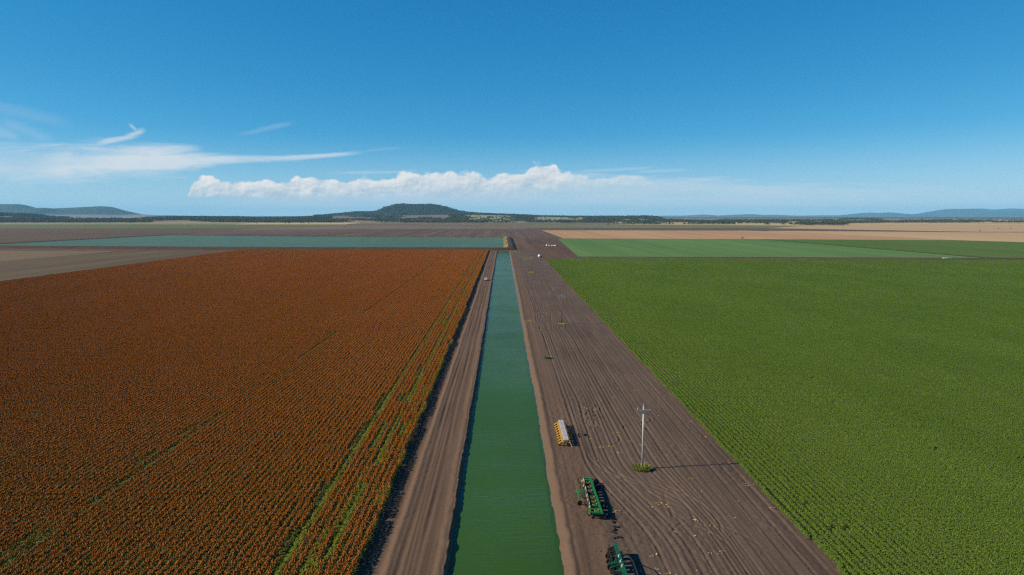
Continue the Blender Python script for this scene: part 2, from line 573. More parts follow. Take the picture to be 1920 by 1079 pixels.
def soil_strip_height(X, Y):
    wob = edge_wob(Y, 3)
    Xb = X + wob
    z = np.where(Xb < 8.9, -0.70 + (Xb - 7.75) * 0.70, 0.1)
    z = np.clip(z, -2.6, 0.1) + 0.10 * np.exp(-((Xb - 9.1) / 0.4) ** 2)
    z = z + 0.16 * (fbm(X * 1.3, Y * 0.7, 93, 4) - 0.5) * np.exp(-((Xb - 8.5) / 0.9) ** 2)
    flat = sstep(Xb, 9.2, 10.0)
    sw = 5.6 * sstep(120 - Y, 0, 36) * sstep(X, 10.5, 16.5) * (1 - sstep(X, 24, 37))
    wig = 1.7 * np.exp(-((Y - 283) / 10) ** 2) * np.exp(-((X - 17) / 4) ** 2) + 1.1 * np.exp(-((Y - 262) / 7) ** 2) * np.exp(-((X - 20) / 5) ** 2)
    wig = wig - 0.9 * np.exp(-((Y - 160) / 14) ** 2) * np.exp(-((X - 19) / 3) ** 2)
    S = X - sw + wig + 0.25 * (fbm(Y * 0.05, X * 0.1, 21, 3) - 0.5)
    left = (1 - sstep(S, 13.6, 14.4))
    mid = sstep(S, 13.6, 14.4) * (1 - sstep(S, 30.0, 33.5))
    right = sstep(S, 31.0, 34.0)
    amp = 0.35 + 1.1 * fbm(S * 0.35, Y * 0.02, 31, 3)
    near = 1 - 0.8 * sstep(Y, 170, 300)
    z = z + flat * mid * amp * (0.034 * near * np.sin(2 * np.pi * S / 0.98 + 2.6 * vnoise(S * 0.4, Y * 0.02, 5)) + 0.13 * (vnoise(S * 1.15, Y * 0.02, 8) - 0.5) + 0.05 * (vnoise(S * 2.7, Y * 0.03, 18) - 0.5))
    z = z + flat * left * 0.055 * (vnoise(S * 1.6, Y * 0.012, 12) - 0.5) * 2
    z = z + flat * right * (0.05 * (vnoise(S * 1.1, Y * 0.01, 14) - 0.5) + 0.02 * np.sin(2 * np.pi * S / 0.7))
    z = z + flat * 0.10 * (fbm(X * 0.22, Y * 0.16, 41, 3) - 0.5)
    cl = 0.3 + 1.2 * sstep(fbm(X * 0.12, Y * 0.08, 55, 3), 0.45, 0.65)
    z = z + flat * cl * (0.03 + 0.09 * near) * (fbm(X * 1.7, Y * 1.3, 47, 2) - 0.5)
    # wheel ruts
    for c, w, dp in ((14.75, .26, .22), (15.5, .2, .12), (17.1, .2, .13), (19.0, .2, .14), (21.0, .22, .16), (22.9, .2, .12), (25.2, .22, .13), (27.1, .2, .11), (29.6, .2, .10),
                     (33.3, .25, .10), (36.4, .25, .15), (38.4, .25, .15), (40.3, .22, .2), (12.4, .2, .035), (10.9, .2, .03)):
        on = 0.35 + 0.9 * vnoise(Y * 0.03 + c * 9, 0 * Y, 61)
        z = z + 0.55 * flat * on * groove(S - c - 0.25 * (vnoise(Y * 0.02, 0 * Y + c, 63) - 0.5), w, dp, dp * 0.45)
    # turning circles and diagonal passes of the tractors
    for cx, cy, rad, a0, a1, dp in ((24.6, 141, 5.2, -40, 215, .16), (24.8, 141, 7.0, 60, 200, .13), (27.8, 144, 4.2, -100, 90, .15), (22.0, 147, 3.6, 0, 250, .12), (27.4, 137.5, 2.4, -30, 190, .14),
                                    (31, 150, 9.0, 100, 190, .12), (31.2, 149, 11.0, 105, 200, .12), (23.5, 151, 2.6, 0, 330, .10), (18.0, 131, 5.0, -70, 60, .12),
                                    (12, 98, 13.0, -18, 42, .16), (12.6, 97, 15.2, -20, 44, .15), (13.5, 95, 17.5, -20, 50, .14), (33.5, 120, 16.0, 170, 235, .15), (35, 122, 19.5, 172, 232, .14),
                                    (22, 86, 8.0, 0, 110, .12), (23, 84, 11.5, 0, 90, .10), (20, 272, 4.0, -60, 200, .16), (19, 286, 5.0, 60, 260, .16), (24, 268, 3.0, 160, 380, .12), (30, 88, 7.0, 60, 170, .10),
                                    (40, 100, 15.0, 150, 215, .10), (17, 300, 6, -60, 90, .12), (24, 250, 9, 20, 140, .10)):
        d = np.hypot(X - cx, Y - cy) - rad
        ang = (np.degrees(np.arctan2(Y - cy, X - cx)) - a0) % 360
        span = (a1 - a0) if a1 - a0 < 360 else 359
        win = sstep(ang, 0, 14) * (1 - sstep(ang, span - 14, span))
        z = z + 0.7 * flat * win * groove(d, .22, dp, dp * .55)
    # fan of short diagonal furrows beside the near pole
    fx, fy = X - 25.4, Y - 103.5
    fan = np.exp(-(fx / 1.9) ** 4 - (fy / 5.5) ** 4)
    q = fx * 0.45 + fy * 0.30 + 0.2 * vnoise(fx, fy * .4, 3)
    z = z * (1 - 0.6 * flat * fan) + flat * fan * 0.045 * np.sin(2 * np.pi * q / 0.62)
    return np.where((X > HX1 - 0.2) | (Y > 855.8) | (Y < 29.5), np.minimum(z, -0.08), z)


def track_height(X, Y):
    wob = edge_wob(Y, 9)
    Xb = X + wob * 0.8
    z = np.where(Xb > -7.6, 0.14 - (Xb + 7.6) * 1.4, 0.0)
    z = np.clip(z, -2.6, 0.14)
    flat = 1 - sstep(Xb, -8.2, -7.4)
    z = z + flat * 0.10 * np.exp(-((Xb + 8.2) / 0.6) ** 2) + 0.14 * (fbm(X * 1.3, Y * 0.7, 95, 4) - 0.5) * np.exp(-((Xb + 7.5) / 0.9) ** 2)
    z = z + flat * 0.16 * np.exp(-((X + 14.6 + 0.4 * (fbm(Y * .08, 0 * Y, 77, 3) - .5)) / 0.45) ** 2)
    for c, w, dp in ((-13.0, .3, .08), (-12.3, .16, .03), (-10.9, .34, .09), (-10.2, .14, .02), (-11.7, .2, .03), (-9.6, .25, .03)):
        z = z + flat * (.4 + vnoise(Y * .06, 0 * Y + c * 3, 84)) * groove(X - c - 0.7 * (vnoise(Y * 0.025, 0 * Y + c, 83) - 0.5), w, dp, dp * .5)
    z = z + flat * 0.06 * (vnoise(X * 1.8, Y * .04, 85) - .5) + flat * 0.05 * (fbm(X * 1.4, Y * 0.9, 87, 3) - .5)
    # washouts across the shoulder
    for cy, ln in ((112, 5), (129, 3), (160, 4), (96, 6), (205, 4), (240, 5)):
        d = (Y - cy) - 1.8 * np.sin((X + 14) * 1.1) - 0.6 * (X + 14)
        z = z + flat * groove(d, .22, .10, .03) * np.exp(-((X + 14.0) / 1.4) ** 2)
    z = np.where(X < -17.2, z * (1 - sstep(-X, 17.2, 19.0)) - 0.06 * sstep(-X, 17.2, 19.0), z)
    return np.where((X < HX0 + 0.2) | (Y > 855.8) | (Y < 29.5), np.minimum(z, -0.08), z)


def hfield(name, xs, ys, fn, m):
    X, Y = np.meshgrid(xs, ys)
    Z = fn(X, Y)
    V = np.stack([X.ravel(), Y.ravel(), Z.ravel()], 1)
    return tag(link(name, npmesh(name, V, grid_faces(len(ys), len(xs)), [m], smooth=True)), kind='structure')


hfield('bare_soil', np.concatenate([np.linspace(4.2, 9.0, 17), np.arange(9.14, 32.0, 0.14), np.arange(32.0, 43.01, 0.2)]), YS, soil_strip_height, M_soil)
hfield('dirt_track', np.arange(-20.0, -3.9, 0.16), ysteps(29.0, [(78, 1.2), (160, 0.45), (300, 0.9), (857, 3.0)]), track_height, M_track)


def water_mat(name, deep, calm=None):
    """Silty wind-ruffled water: green body colour with a weak sky reflection, stronger on the calm margins."""
    deep = alb(deep)
    m, t, b = new_mat(name, 0.5, 0.0)
    p = pos(t)
    n0 = t.noise(t.vscale(p, (0.05, 0.02, 1)), 1.0, 3.0, 0.5)
    w1 = t.noise(t.vscale(p, (0.28, 2.2, 1)), 1.0, 3.0, 0.55, 0.3)
    w2 = t.noise(t.vscale(p, (1.3, 6.5, 1)), 1.0, 2.0, 0.5)
    gust = t.noise(t.vscale(p, (0.03, 0.035, 1)), 1.0, 4.0, 0.6)
    h = t.mul(t.add(t.mul(w1, 0.7), t.mul(w2, 0.3)), t.smooth(gust, 0.3, 0.65, 0.45, 1.0))
    t.put(b.inputs['Base Color'], t.ramp(n0, [(0.3, tuple(x * .9 for x in deep)), (0.7, tuple(x * 1.1 for x in deep))]))
    k = None
    if calm:
        sx_ = t.node('ShaderNodeSeparateXYZ', {0: p}).outputs[0]
        wj = t.add(sx_, t.mul(t.sub(t.noise(t.vscale(p, (0.4, 0.12, 1)), 1.0, 4.0), 0.5), 1.4))
        k = t.mul(t.smooth(wj, calm[0], calm[0] + 0.8), t.smooth(wj, calm[1], calm[1] - 0.8))
        h = t.mul(h, t.lin(k, 0, 1, 0.1, 1.0))
    bn = t.node('ShaderNodeBump', {'Height': h, 'Distance': 0.17, 'Strength': 1.0})
    t.put(b.inputs['Normal'], bn.outputs[0])
    gl = t.node('ShaderNodeBsdfGlossy', {'Color': (1, 1, 1), 'Roughness': 0.12, 'Normal': bn.outputs[0]})
    fc = t.m('POWER', t.node('ShaderNodeLayerWeight', {'Blend': 0.5, 'Normal': bn.outputs[0]}).outputs['Facing'], 5.0)
    f = t.add(0.012, t.mul(fc, t.add(t.lin(gust, 0.35, 0.65, 0.26, 0.46) if calm else t.lin(gust, 0.35, 0.65, 0.13, 0.21), t.lin(k, 0, 1, 0.30, 0.0) if k else 0.0)))
    mx = t.node('ShaderNodeMixShader', {0: f, 1: b.outputs[0], 2: gl.outputs[0]})
    t.put([n_ for n_ in t.n if n_.type == 'OUTPUT_MATERIAL'][0].inputs[0], mx.outputs[0])
    return m


M_canal = water_mat('canal_water', (0.040, 0.108, 0.014), (-7.2, 7.8))
M_dam = water_mat('reservoir_water', (0.072, 0.140, 0.075))
sheet('canal_water', [(-9.5, 29.5), (9.5, 29.5), (9.5, 855.0), (-9.5, 855.0)], -0.70, M_canal)

# far plain and fields: thin sheets over the ground, each in its own colour
M_tan = field_mat('stubble_tan', (0.150, 0.110, 0.062), (0.210, 0.155, 0.090), 0.06, 0.003)
M_brownfallow = field_mat('fallow_brown', (0.088, 0.062, 0.036), (0.160, 0.116, 0.064), 0.05, 0.002, 0.004, (0.19, 0.15, 0.08), 0.6)
M_dark = field_mat('ploughed_dark', (0.072, 0.045, 0.036), (0.185, 0.125, 0.095), 0.06, 0.0010, 0.002, (0.19, 0.115, 0.07), 0.4)
M_dark2 = field_mat('ploughed_green_tinge', (0.092, 0.0589, 0.039), (0.1437, 0.095, 0.05625), 0.02, 0.0016, 0.0015, (0.115, 0.1045, 0.04875), 0.8, rot=R(78))
M_brown = field_mat('turned_brown', (0.096, 0.056, 0.0368), (0.15, 0.09, 0.0576), 0.12, 0.003, 0.004)
M_orange = field_mat('stubble_orange', (0.40, 0.235, 0.115), (0.58, 0.37, 0.20), 0.035, 0.0008, 0.002, (0.42, 0.29, 0.15), 0.5)
M_pale = field_mat('stubble_pale', (0.46, 0.31, 0.165), (0.58, 0.40, 0.22), 0.012, 0.0012, 0.0012, (0.52, 0.40, 0.20), 0.6)
M_straw = field_mat('straw_paddock', (0.486, 0.36, 0.17), (0.6075, 0.444, 0.22), 0.006, 0.004, 0.002, (0.3645, 0.3, 0.13), 0.6)
M_young = field_mat('young_crop', (0.082, 0.180, 0.046), (0.140, 0.260, 0.070), 0.035, 0.0012, 0.0035, (0.105, 0.223, 0.0475), 0.6)
M_deepgreen = field_mat('deep_crop', (0.062, 0.125, 0.0150), (0.112, 0.188, 0.025), 0.04, 0.0012, 0.003, (0.125, 0.15, 0.0225), 0.5)
M_olive = field_mat('olive_crop', (0.12, 0.125, 0.03375), (0.168, 0.165, 0.045), 0.01, 0.003, 0.002)
M_pinkbrown = field_mat('grey_brown', (0.165, 0.120, 0.085), (0.225, 0.165, 0.115), 0.02, 0.002, 0.002)
M_palegreen = field_mat('pale_green', (0.20, 0.24, 0.12), (0.26, 0.29, 0.15), 0.006, 0.003, 0.001)

sheet('fallow_field', [(-478, 100), (-327, 100), (-327, 866), (-478, 866)], 0.02, M_brownfallow)
sheet('stubble_field', [(-2600, 100), (-478, 100), (-478, 866), (-2600, 866)], 0.02, M_tan)
sheet('headland_field', [(-2600, 866), (-17, 850), (-17, 862), (-2600, 1200)], 0.04, M_brown)
sheet('bare_field', [(38, 700), (79, 722), (102, 1288), (38, 1300)], 0.05, M_brown)
sheet('dark_field', [(-700, 1475), (40, 1330), (113, 1320), (113, 2030), (96, 2185), (-480, 2190), (-830, 2050)], 0.06, M_dark)
sheet('grey_field', [(-6000, 1000), (-735, 1000), (-712, 1480), (-840, 2050), (-820, 2290), (-6000, 2330)], 0.06, M_dark2)
sheet('brown_field', [(-482, 2194), (96, 2189), (132, 2990), (-660, 3000), (-820, 2290), (-830, 2060)], 0.08, M_pinkbrown)
sheet('olive_field', [(-6000, 2334), (-822, 2294), (-664, 3004), (-760, 3300), (-6000, 3300)], 0.08, M_olive)
sheet('dark_strip', [(30, 2020), (757, 1950), (1253, 1752), (1262, 1800), (897, 2310), (96, 2395)], 0.10, M_dark)
sheet('orange_stubble_field', [(115, 1300), (480, 1252), (800, 1200), (733, 1885), (700, 1956), (113, 2012)], 0.12, M_orange)
sheet('pale_stubble_field', [(802, 1200), (850, 1110), (3200, 500), (3200, 1700), (1255, 1750), (758, 1946), (735, 1890)], 0.12, M_pale)
sheet('far_stubble_field', [(1266, 1802), (3400, 1704), (4200, 2700), (1900, 2950), (1240, 2830), (900, 2316)], 0.12, M_pale)
sheet('green_strip', [(98, 2400), (895, 2316), (1230, 2835), (520, 3330), (134, 2995)], 0.12, field_mat('strip_green', (0.13, 0.165, 0.06), (0.19, 0.20, 0.09), 0.012, 0.002, 0.003, (0.24, 0.20, 0.12), 0.6))
tag(sheet('young_crop', [(80, 722), (495, 695), (472, 1205), (466, 1243), (102, 1286)], 0.30, M_young), kind='stuff')
tag(sheet('deep_green_crop', [(497, 695), (2400, 560), (2400, 720), (848, 1100), (789, 1186), (470, 1240), (474, 1205)], 0.45, M_deepgreen), kind='stuff')
sheet('far_plain', [(-30000, 3300), (-762, 3302), (134, 3000), (520, 3332), (1240, 2836), (1900, 2956), (4200, 2704), (30000, 2704), (30000, 6800), (0, 6800), (-1500, 14000), (-30000, 14000)], 0.2, M_straw)
sheet('distant_plain', [(0, 6850), (30000, 6850), (30000, 34000), (-30000, 34000), (-30000, 14050), (-1500, 14050)], 0.3, field_mat('distant_woods', (0.055, 0.072, 0.036), (0.085, 0.095, 0.055), 0.002, 0.0006, 0.0006, (0.24, 0.20, 0.15), 0.35))
sheet('pale_green_field', [(-6000, 3306), (-1300, 3306), (-1420, 3900), (-6000, 4350)], 0.3, M_palegreen)
sheet('olive_strip', [(-760, 3306), (134, 3004), (520, 3336), (700, 3500), (640, 4200), (-860, 4200)], 0.3, field_mat('strip_olive', (0.15, 0.125, 0.065), (0.22, 0.18, 0.10), 0.01, 0.004, 0.002))

# headland road between the two green crops, and the straw line across the bare field
sheet('headland_road', [(40, 686), (2300, 600), (2300, 616), (40, 699)], 0.03, field_mat('road_soil', (0.07, 0.05, 0.042), (0.115, 0.085, 0.07), 0.02, 0.3))

# earth plug closing the canal below the reservoir
xs_e = np.linspace(-10.5, 10.5, 43)
ys_e = np.array([850.5, 852, 853, 854, 855, 856, 857.5])
X_, Y_ = np.meshgrid(xs_e, ys_e)
Z_ = np.interp(Y_ + 1.2 * (vnoise(X_ * .7, Y_ * .3, 4) - .5), [850.5, 852.2, 855.4, 857.5], [-2.4, -1.2, 0.12, 0.06])
tag(link('canal_head_bank', npmesh('canal_head_bank', np.stack([X_.ravel(), Y_.ravel(), Z_.ravel()], 1), grid_faces(7, 43), [M_soil], smooth=True)), kind='structure')

# ---- reservoir: raised earth bank with water inside and dry grass on its end
dam = [(1, 875), (-320, 892), (-735, 946), (-707, 1463), (-363, 1357), (1, 1302)]     # waterline, clockwise from the front corner


def offset_poly(P, d):
    n = len(P)
    out = []
    for i in range(n):
        p0, p1, p2 = (Vector(P[(i + k) % n]) for k in (-1, 0, 1))
        e1, e2 = (p1 - p0).normalized(), (p2 - p1).normalized()
        n1, n2 = Vector((-e1.y, e1.x)), Vector((-e2.y, e2.x))
        if True:
            n1, n2 = -n1 * SGN, -n2 * SGN
        b_ = (n1 + n2)
        b_ = b_ / max(0.2, b_.dot(n1))
        out.append(p1 + b_ * d)
    return out


area = sum(a[0] * b_[1] - b_[0] * a[1] for a, b_ in zip(dam, dam[1:] + dam[:1]))
SGN = 1 if area > 0 else -1
dense = []
for a, b_ in zip(dam, dam[1:] + dam[:1]):
    k = max(1, int(math.hypot(b_[0] - a[0], b_[1] - a[1]) / 14))
    dense += [(a[0] + (b_[0] - a[0]) * i / k, a[1] + (b_[1] - a[1]) * i / k) for i in range(k)]
prof = [(-5, 0.4), (0, 2.3), (4.5, 3.2), (6, 3.35), (10.5, 3.35), (12, 3.0), (14.5, 1.5), (17.5, -0.15)]
V, n = [], len(dense)
for d, z in prof:
    for i, p in enumerate(offset_poly(dense, d)):
        j = (0.6 * (vnoise(np.array(i * .5), np.array(d), 91) - .5)).item()
        V.append((p.x + j, p.y + j, z + 0.25 * j * (0 < z)))
F = [(a * n + i, a * n + (i + 1) % n, (a + 1) * n + (i + 1) % n, (a + 1) * n + i) for a in range(len(prof) - 1) for i in range(n)]
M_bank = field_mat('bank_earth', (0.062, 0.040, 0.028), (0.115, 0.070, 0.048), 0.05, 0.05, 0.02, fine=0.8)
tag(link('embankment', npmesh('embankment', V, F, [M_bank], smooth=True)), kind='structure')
sheet('reservoir_water', [tuple(p) for p in offset_poly(dam, 1.0)], 2.3, M_dam)

# ------------------------------------------------------------------ hills
def silhouette(tab, X):
    t = np.array(tab, float)
    return np.interp(X, t[:, 0], t[:, 1])


def cover_mat(name, bump=0.0, bs=0.02):
    m, t, b = new_mat(name, 0.95, 0.05)
    p = pos(t)
    at = t.mix(1.0, t.node('ShaderNodeAttribute', attribute_name='cover').outputs['Color'], (KA, KA, KA), 'MULTIPLY')
    n = t.noise(p, bs, 5.0, 0.7)
    col = t.mix(1.0, at, t.ramp(n, [(0.35, (0.62, 0.62, 0.62)), (0.65, (1.25, 1.25, 1.25))]), 'MULTIPLY')
    t.put(b.inputs['Base Color'], col)
    if bump:
        bn = t.node('ShaderNodeBump', {'Height': n, 'Distance': bump, 'Strength': 1.0})
        t.put(b.inputs['Normal'], bn.outputs[0])
    return m


def pxof(X, Y):
    return 943.5 + 1287.0 * X / Y


RIDGE = [(-200, 62), (0, 55), (60, 48), (110, 20), (280, 16), (330, 24), (440, 22), (480, 14), (560, 18), (610, 30), (700, 38), (880, 50), (960, 42), (1000, 32), (1100, 24), (1170, 26),
         (1210, 30), (1228, 22), (1250, 6), (1300, 1), (1450, 2), (1520, 5), (1620, 6), (1700, 1), (1850, 0), (2100, 0)]
PAD = [(872, 962, 4520, 5750), (1003, 1100, 4550, 5700), (1165, 1225, 4500, 5000), (1265, 1300, 4700, 5200)]      # pale cleared paddocks on the rise: bearing range, distance range


def rise_z(X, Y):
    px = pxof(X, Y)
    t = np.array(RIDGE, float)
    r = np.interp(px, t[:, 0], t[:, 1])
    up = sstep(Y, 4100, 6000)
    return 0.1 + r * up * (1 - 0.35 * sstep(Y, 6200, 9000)) + 4 * up * (fbm(X * .004, Y * .004, 5, 3) - .5) - 3.0 * (1 - sstep(Y, 3450, 3950))


ys = np.concatenate([np.arange(3400, 6600, 80), np.arange(6600, 9100, 250)])
xs = np.arange(-6600, 6601, 80)
X, Y = np.meshgrid(xs, ys)
px = pxof(X, Y)
Z = rise_z(X, Y)
c = np.empty(X.shape + (3,))
c[:] = (0.30, 0.25, 0.15)
c[(px > 590) & (px < 872) & (Y > 4700)] = (0.24, 0.165, 0.125)
c[px < 330] = (0.26, 0.20, 0.15)
g = ((px > 865) & (px < 1240))
c[g] = (0.34, 0.34, 0.19)
c[(px > 1500)] = (0.32, 0.245, 0.16)
tag(link('grassy_rise', npmesh('grassy_rise', np.stack([X.ravel(), Y.ravel(), Z.ravel()], 1), grid_faces(*X.shape), [cover_mat('paddock_cover', 0, 0.012)], smooth=True, col=c.reshape(-1, 3))), kind='structure')


def ridge_hill(name, tab, Yc, front, back, base, cover_hi, cover_lo, zsplit, step, rough, seed, bump):
    xs = np.arange(tab[0][0], tab[-1][0] + step, step)
    tt = np.concatenate([np.linspace(-1, 0, 20), np.linspace(0, 1, 9)[1:]])
    V, C = [], []
    h = silhouette(tab, xs)
    h = h + rough * 0.25 * (fbm(xs / (step * 5), xs * 0, seed, 3) - 0.5) * np.clip((h - base) / 60, 0, 1)
    for t in tt:
        yy = Yc + (front * t if t < 0 else back * t) + 0 * xs
        w = (1 - sstep(np.abs(t), 0.0, 1.0)) if t > 0 else np.clip(1 + t, 0, 1) ** 1.3
        spur = 1 - 0.5 * (1 - abs(2 * abs(t) - 1)) * fbm(xs / (step * 9), xs * 0 + t * 2.0, seed + 3, 3) if t < 0 else 1
        z = -6 + (h + 6) * w * spur
        V.append(np.stack([xs, yy, z], 1))
        k = sstep(z + 14 * (fbm(xs / 150, yy / 150, seed + 9, 3) - .5), zsplit - 4, zsplit + 4)[:, None]
        C.append(np.array(cover_lo) * (1 - k) + np.array(cover_hi) * k)
    V, C = np.concatenate(V), np.concatenate(C)
    return tag(link(name, npmesh(name, V, grid_faces(len(tt), len(xs)), [cover_mat(name + '_cover', bump, 0.012 if bump < 30 else 0.002)], smooth=True, col=C)), kind='structure')


WOOD = (0.045, 0.060, 0.030)
TABLE = [(-2900, -6), (-2374, 28), (-2065, 46), (-1879, 64), (-1724, 79), (-1508, 82), (-1440, 92), (-1383, 124), (-1290, 162), (-1210, 173), (-1074, 164), (-950, 166), (-857, 169), (-765, 158), (-641, 127),
         (-548, 96), (-394, 71), (-145, 58), (103, 46), (500, 20), (900, -6)]
ridge_hill('table_hill', TABLE, 8000, 1300, 1500, 0, WOOD, (0.24, 0.165, 0.125), 34, 40, 10, 101, 6)
MESA = [(-13600, 250), (-12600, 292), (-11233, 292), (-10820, 292), (-10705, 257), (-10625, 210), (-10536, 139), (-10364, 60), (-9900, -6)]
ridge_hill('mesa', MESA, 15500, 1500, 1500, 0, WOOD, WOOD, 0, 60, 10, 131, 14)
MESA2 = [(-11600, 175), (-10792, 183), (-10152, 194), (-9726, 188), (-9213, 194), (-9119, 162), (-9037, 108), (-8901, 65), (-8500, 20), (-8000, -6)]
ridge_hill('mesa', MESA2, 14000, 1500, 1200, 0, WOOD, (0.30, 0.22, 0.19), 55, 60, 10, 151, 14)
MESA3 = [(-10400, 30), (-9694, 88), (-9488, 177), (-9410, 188), (-9077, 199), (-8633, 222), (-8410, 233), (-8245, 222), (-8027, 155), (-7863, 111), (-7666, 62), (-7300, 50), (-6500, 30), (-5200, -6)]
ridge_hill('mesa', MESA3, 14500, 1900, 1200, 0, WOOD, (0.30, 0.22, 0.19), 56, 60, 10, 171, 14)
MTN = [(4000, -6), (6600, 8), (7637, 14), (8106, 22), (8691, 56), (9164, 14), (9398, 18), (10101, 48), (10806, 68), (11043, 30), (11866, 48), (12456, 16), (13282, 4), (13751, 26), (15168, 12), (15402, 46), (15870, 126),
       (16343, 114), (16814, 138), (17291, 78), (17769, 40), (18710, 95), (19408, 266), (20118, 278), (20709, 289), (21306, 235), (22014, 290), (22966, 255), (23680, 231), (24877, 150), (27000, 90), (29000, 160), (32000, -6)]
ridge_hill('mountain_range', [(x_, h_ if h_ < 0 else h_ * 1.12 + 14) for x_, h_ in MTN], 29500, 5000, 4000, 0, (0.05, 0.065, 0.04), (0.24, 0.19, 0.15), 14, 110, 60, 191, 60)

# ------------------------------------------------------------------ plants: leaf and tree meshes


class Geo:
    """Collects quads quickly for foliage."""
    def __init__(s):
        s.V, s.F, s.M = [], [], []

    def quad(s, a, b, c_, d, m=0):
        i = len(s.V)
        s.V += [a, b, c_, d]
        s.F.append((i, i + 1, i + 2, i + 3))
        s.M.append(m)

    def leaf(s, base, az, length, width, rise, droop, m=0, segs=2):
        dx, dy = math.cos(az), math.sin(az)
        nx, ny = -dy, dx
        pts = []
        for k in range(segs + 1):
            t = k / segs
            w = width * (0.75, 1.0, 0.12)[k] if segs == 2 else width * (0.7, 1.0, 0.75, 0.08)[k]
            r = length * (t - 0.18 * t * t)
            z = rise * t - droop * t * t
            pts.append((base[0] + dx * r, base[1] + dy * r, base[2] + z, w * .5))
        i = len(s.V)
        for x, y, z, w in pts:
            s.V += [(x - nx * w, y - ny * w, z), (x + nx * w, y + ny * w, z)]
        for k in range(segs):
            j = i + 2 * k
            s.F.append((j, j + 1, j + 3, j + 2))
            s.M.append(m)

    def head(s, c_, h, r, tilt, m=0):
        tx, ty = tilt
        x, y, z = c_
        i = len(s.V)
        mid = (x + tx * .45, y + ty * .45, z + h * .45)
        ring = [(mid[0] + r * math.cos(k * math.pi / 2 + tx * 9), mid[1] + r * math.sin(k * math.pi / 2 + tx * 9), mid[2] + 0.0) for k in range(4)]
        s.V += [(x, y, z)] + ring + [(x + tx, y + ty, z + h)]
        for k in range(4):
            a, b_ = i + 1 + k, i + 1 + (k + 1) % 4
            s.F += [(i, b_, a, a), (i + 5, a, b_, b_)]
            s.M += [m, m]

    def mesh(s, name, mats):
        # quads with a doubled corner become triangles
        me = bpy.data.meshes.new(name)
        me.from_pydata(s.V, [], [f if f[2] != f[3] else f[:3] for f in s.F])
        for m in mats:
            me.materials.append(m)
        me.polygons.foreach_set('material_index', np.array(s.M, dtype=np.int32))
        me.update()
        return me


def leaf_mat(name, cols, rough=0.55, spec=0.25, trans=0.15, patch=0.0):
    cols = [alb(c_) for c_ in cols]
    m, t, b = new_mat(name, rough, spec)
    g = t.node('ShaderNodeNewGeometry')
    ri = g.outputs['Random Per Island']
    col = t.ramp(ri, [((i + .5) / len(cols), c_) for i, c_ in enumerate(cols)])
    if patch:
        pn = t.noise(t.vscale(g.outputs['Position'], (0.03, 0.012, 0)), 1.0, 4.0, 0.6)
        col = t.mix(t.smooth(pn, 0.35, 0.65, 0, patch), col, t.node('ShaderNodeHueSaturation', {'Color': col, 'Value': 1.25, 'Saturation': 0.95, 'Hue': 0.492}).outputs[0])
    t.put(b.inputs['Base Color'], col)
    if trans:
        tr = t.node('ShaderNodeBsdfTranslucent', {'Color': t.mix(1.0, col, (1.1, 1.25, 0.6), 'MULTIPLY')})
        mx = t.node('ShaderNodeMixShader', {0: trans, 1: b.outputs[0], 2: tr.outputs[0]})
        out = [n_ for n_ in t.n if n_.type == 'OUTPUT_MATERIAL'][0]
        t.put(out.inputs[0], mx.outputs[0])
    return m


M_head = leaf_mat('sorghum_grain', [(0.28, 0.086, 0.014), (0.36, 0.120, 0.020), (0.415, 0.145, 0.025), (0.32, 0.099, 0.016)], 0.9, 0.0, 0.0, patch=0.3)
M_sleaf = leaf_mat('sorghum_leaf', [(0.10, 0.16, 0.012), (0.18, 0.22, 0.02), (0.28, 0.29, 0.035), (0.11, 0.17, 0.014)], 0.45, 0.25, 0.2)
M_gleaf = leaf_mat('sorghum_green_leaf', [(0.26, 0.33, 0.022), (0.35, 0.40, 0.032), (0.21, 0.30, 0.022)], 0.5, 0.12, 0.2)
M_cleaf = leaf_mat('crop_leaf', [(0.138, 0.240, 0.024), (0.168, 0.278, 0.030), (0.205, 0.315, 0.038), (0.150, 0.256, 0.027)], 0.55, 0.08, 0.2, patch=0.4)

SEG = 8.0


def sorghum_segment(seed, heads, leafm, dens, gap=None):
    r = random.Random(seed)
    g = Geo()
    n_ = int(SEG * dens)
    for k in range(n_):
        y = SEG * (k + r.random()) / n_
        if gap and gap[0] < y < gap[1]:
            continue
        x = r.gauss(0, 0.15)
        top = r.uniform(1.10, 1.32)
        for q in range(5):
            g.leaf((x, y, r.uniform(0.45, 1.0) * top), r.uniform(0, 6.28), r.uniform(0.40, 0.68), r.uniform(0.06, 0.10), r.uniform(0.1, 0.3), r.uniform(0.1, 0.4), leafm)
        if r.random() < heads:
            g.head((x + r.gauss(0, .04), y, top - 0.05), r.uniform(0.24, 0.32), r.uniform(0.085, 0.125), (r.gauss(0, .05), r.gauss(0, .05)), 0)
    return g.mesh('sorghum_row', [M_head, M_sleaf, M_gleaf])


def crop_segment(seed, dens, hmul=1.0, gap=None):
    r = random.Random(seed)
    g = Geo()
    n_ = int(SEG * dens)
    for k in range(n_):
        y = SEG * (k + r.random()) / n_
        if gap and gap[0] < y < gap[1]:
            continue
        x = r.gauss(0, 0.08)
        top = r.uniform(0.84, 1.0) * hmul
        for q in range(9):
            g.leaf((x, y, r.uniform(0.3, 0.98) * top), r.uniform(0, 6.28), r.uniform(0.20, 0.36), r.uniform(0.06, 0.11), r.uniform(0.06, 0.20), r.uniform(0.05, 0.24), 0)
    return g.mesh('crop_row', [M_cleaf])


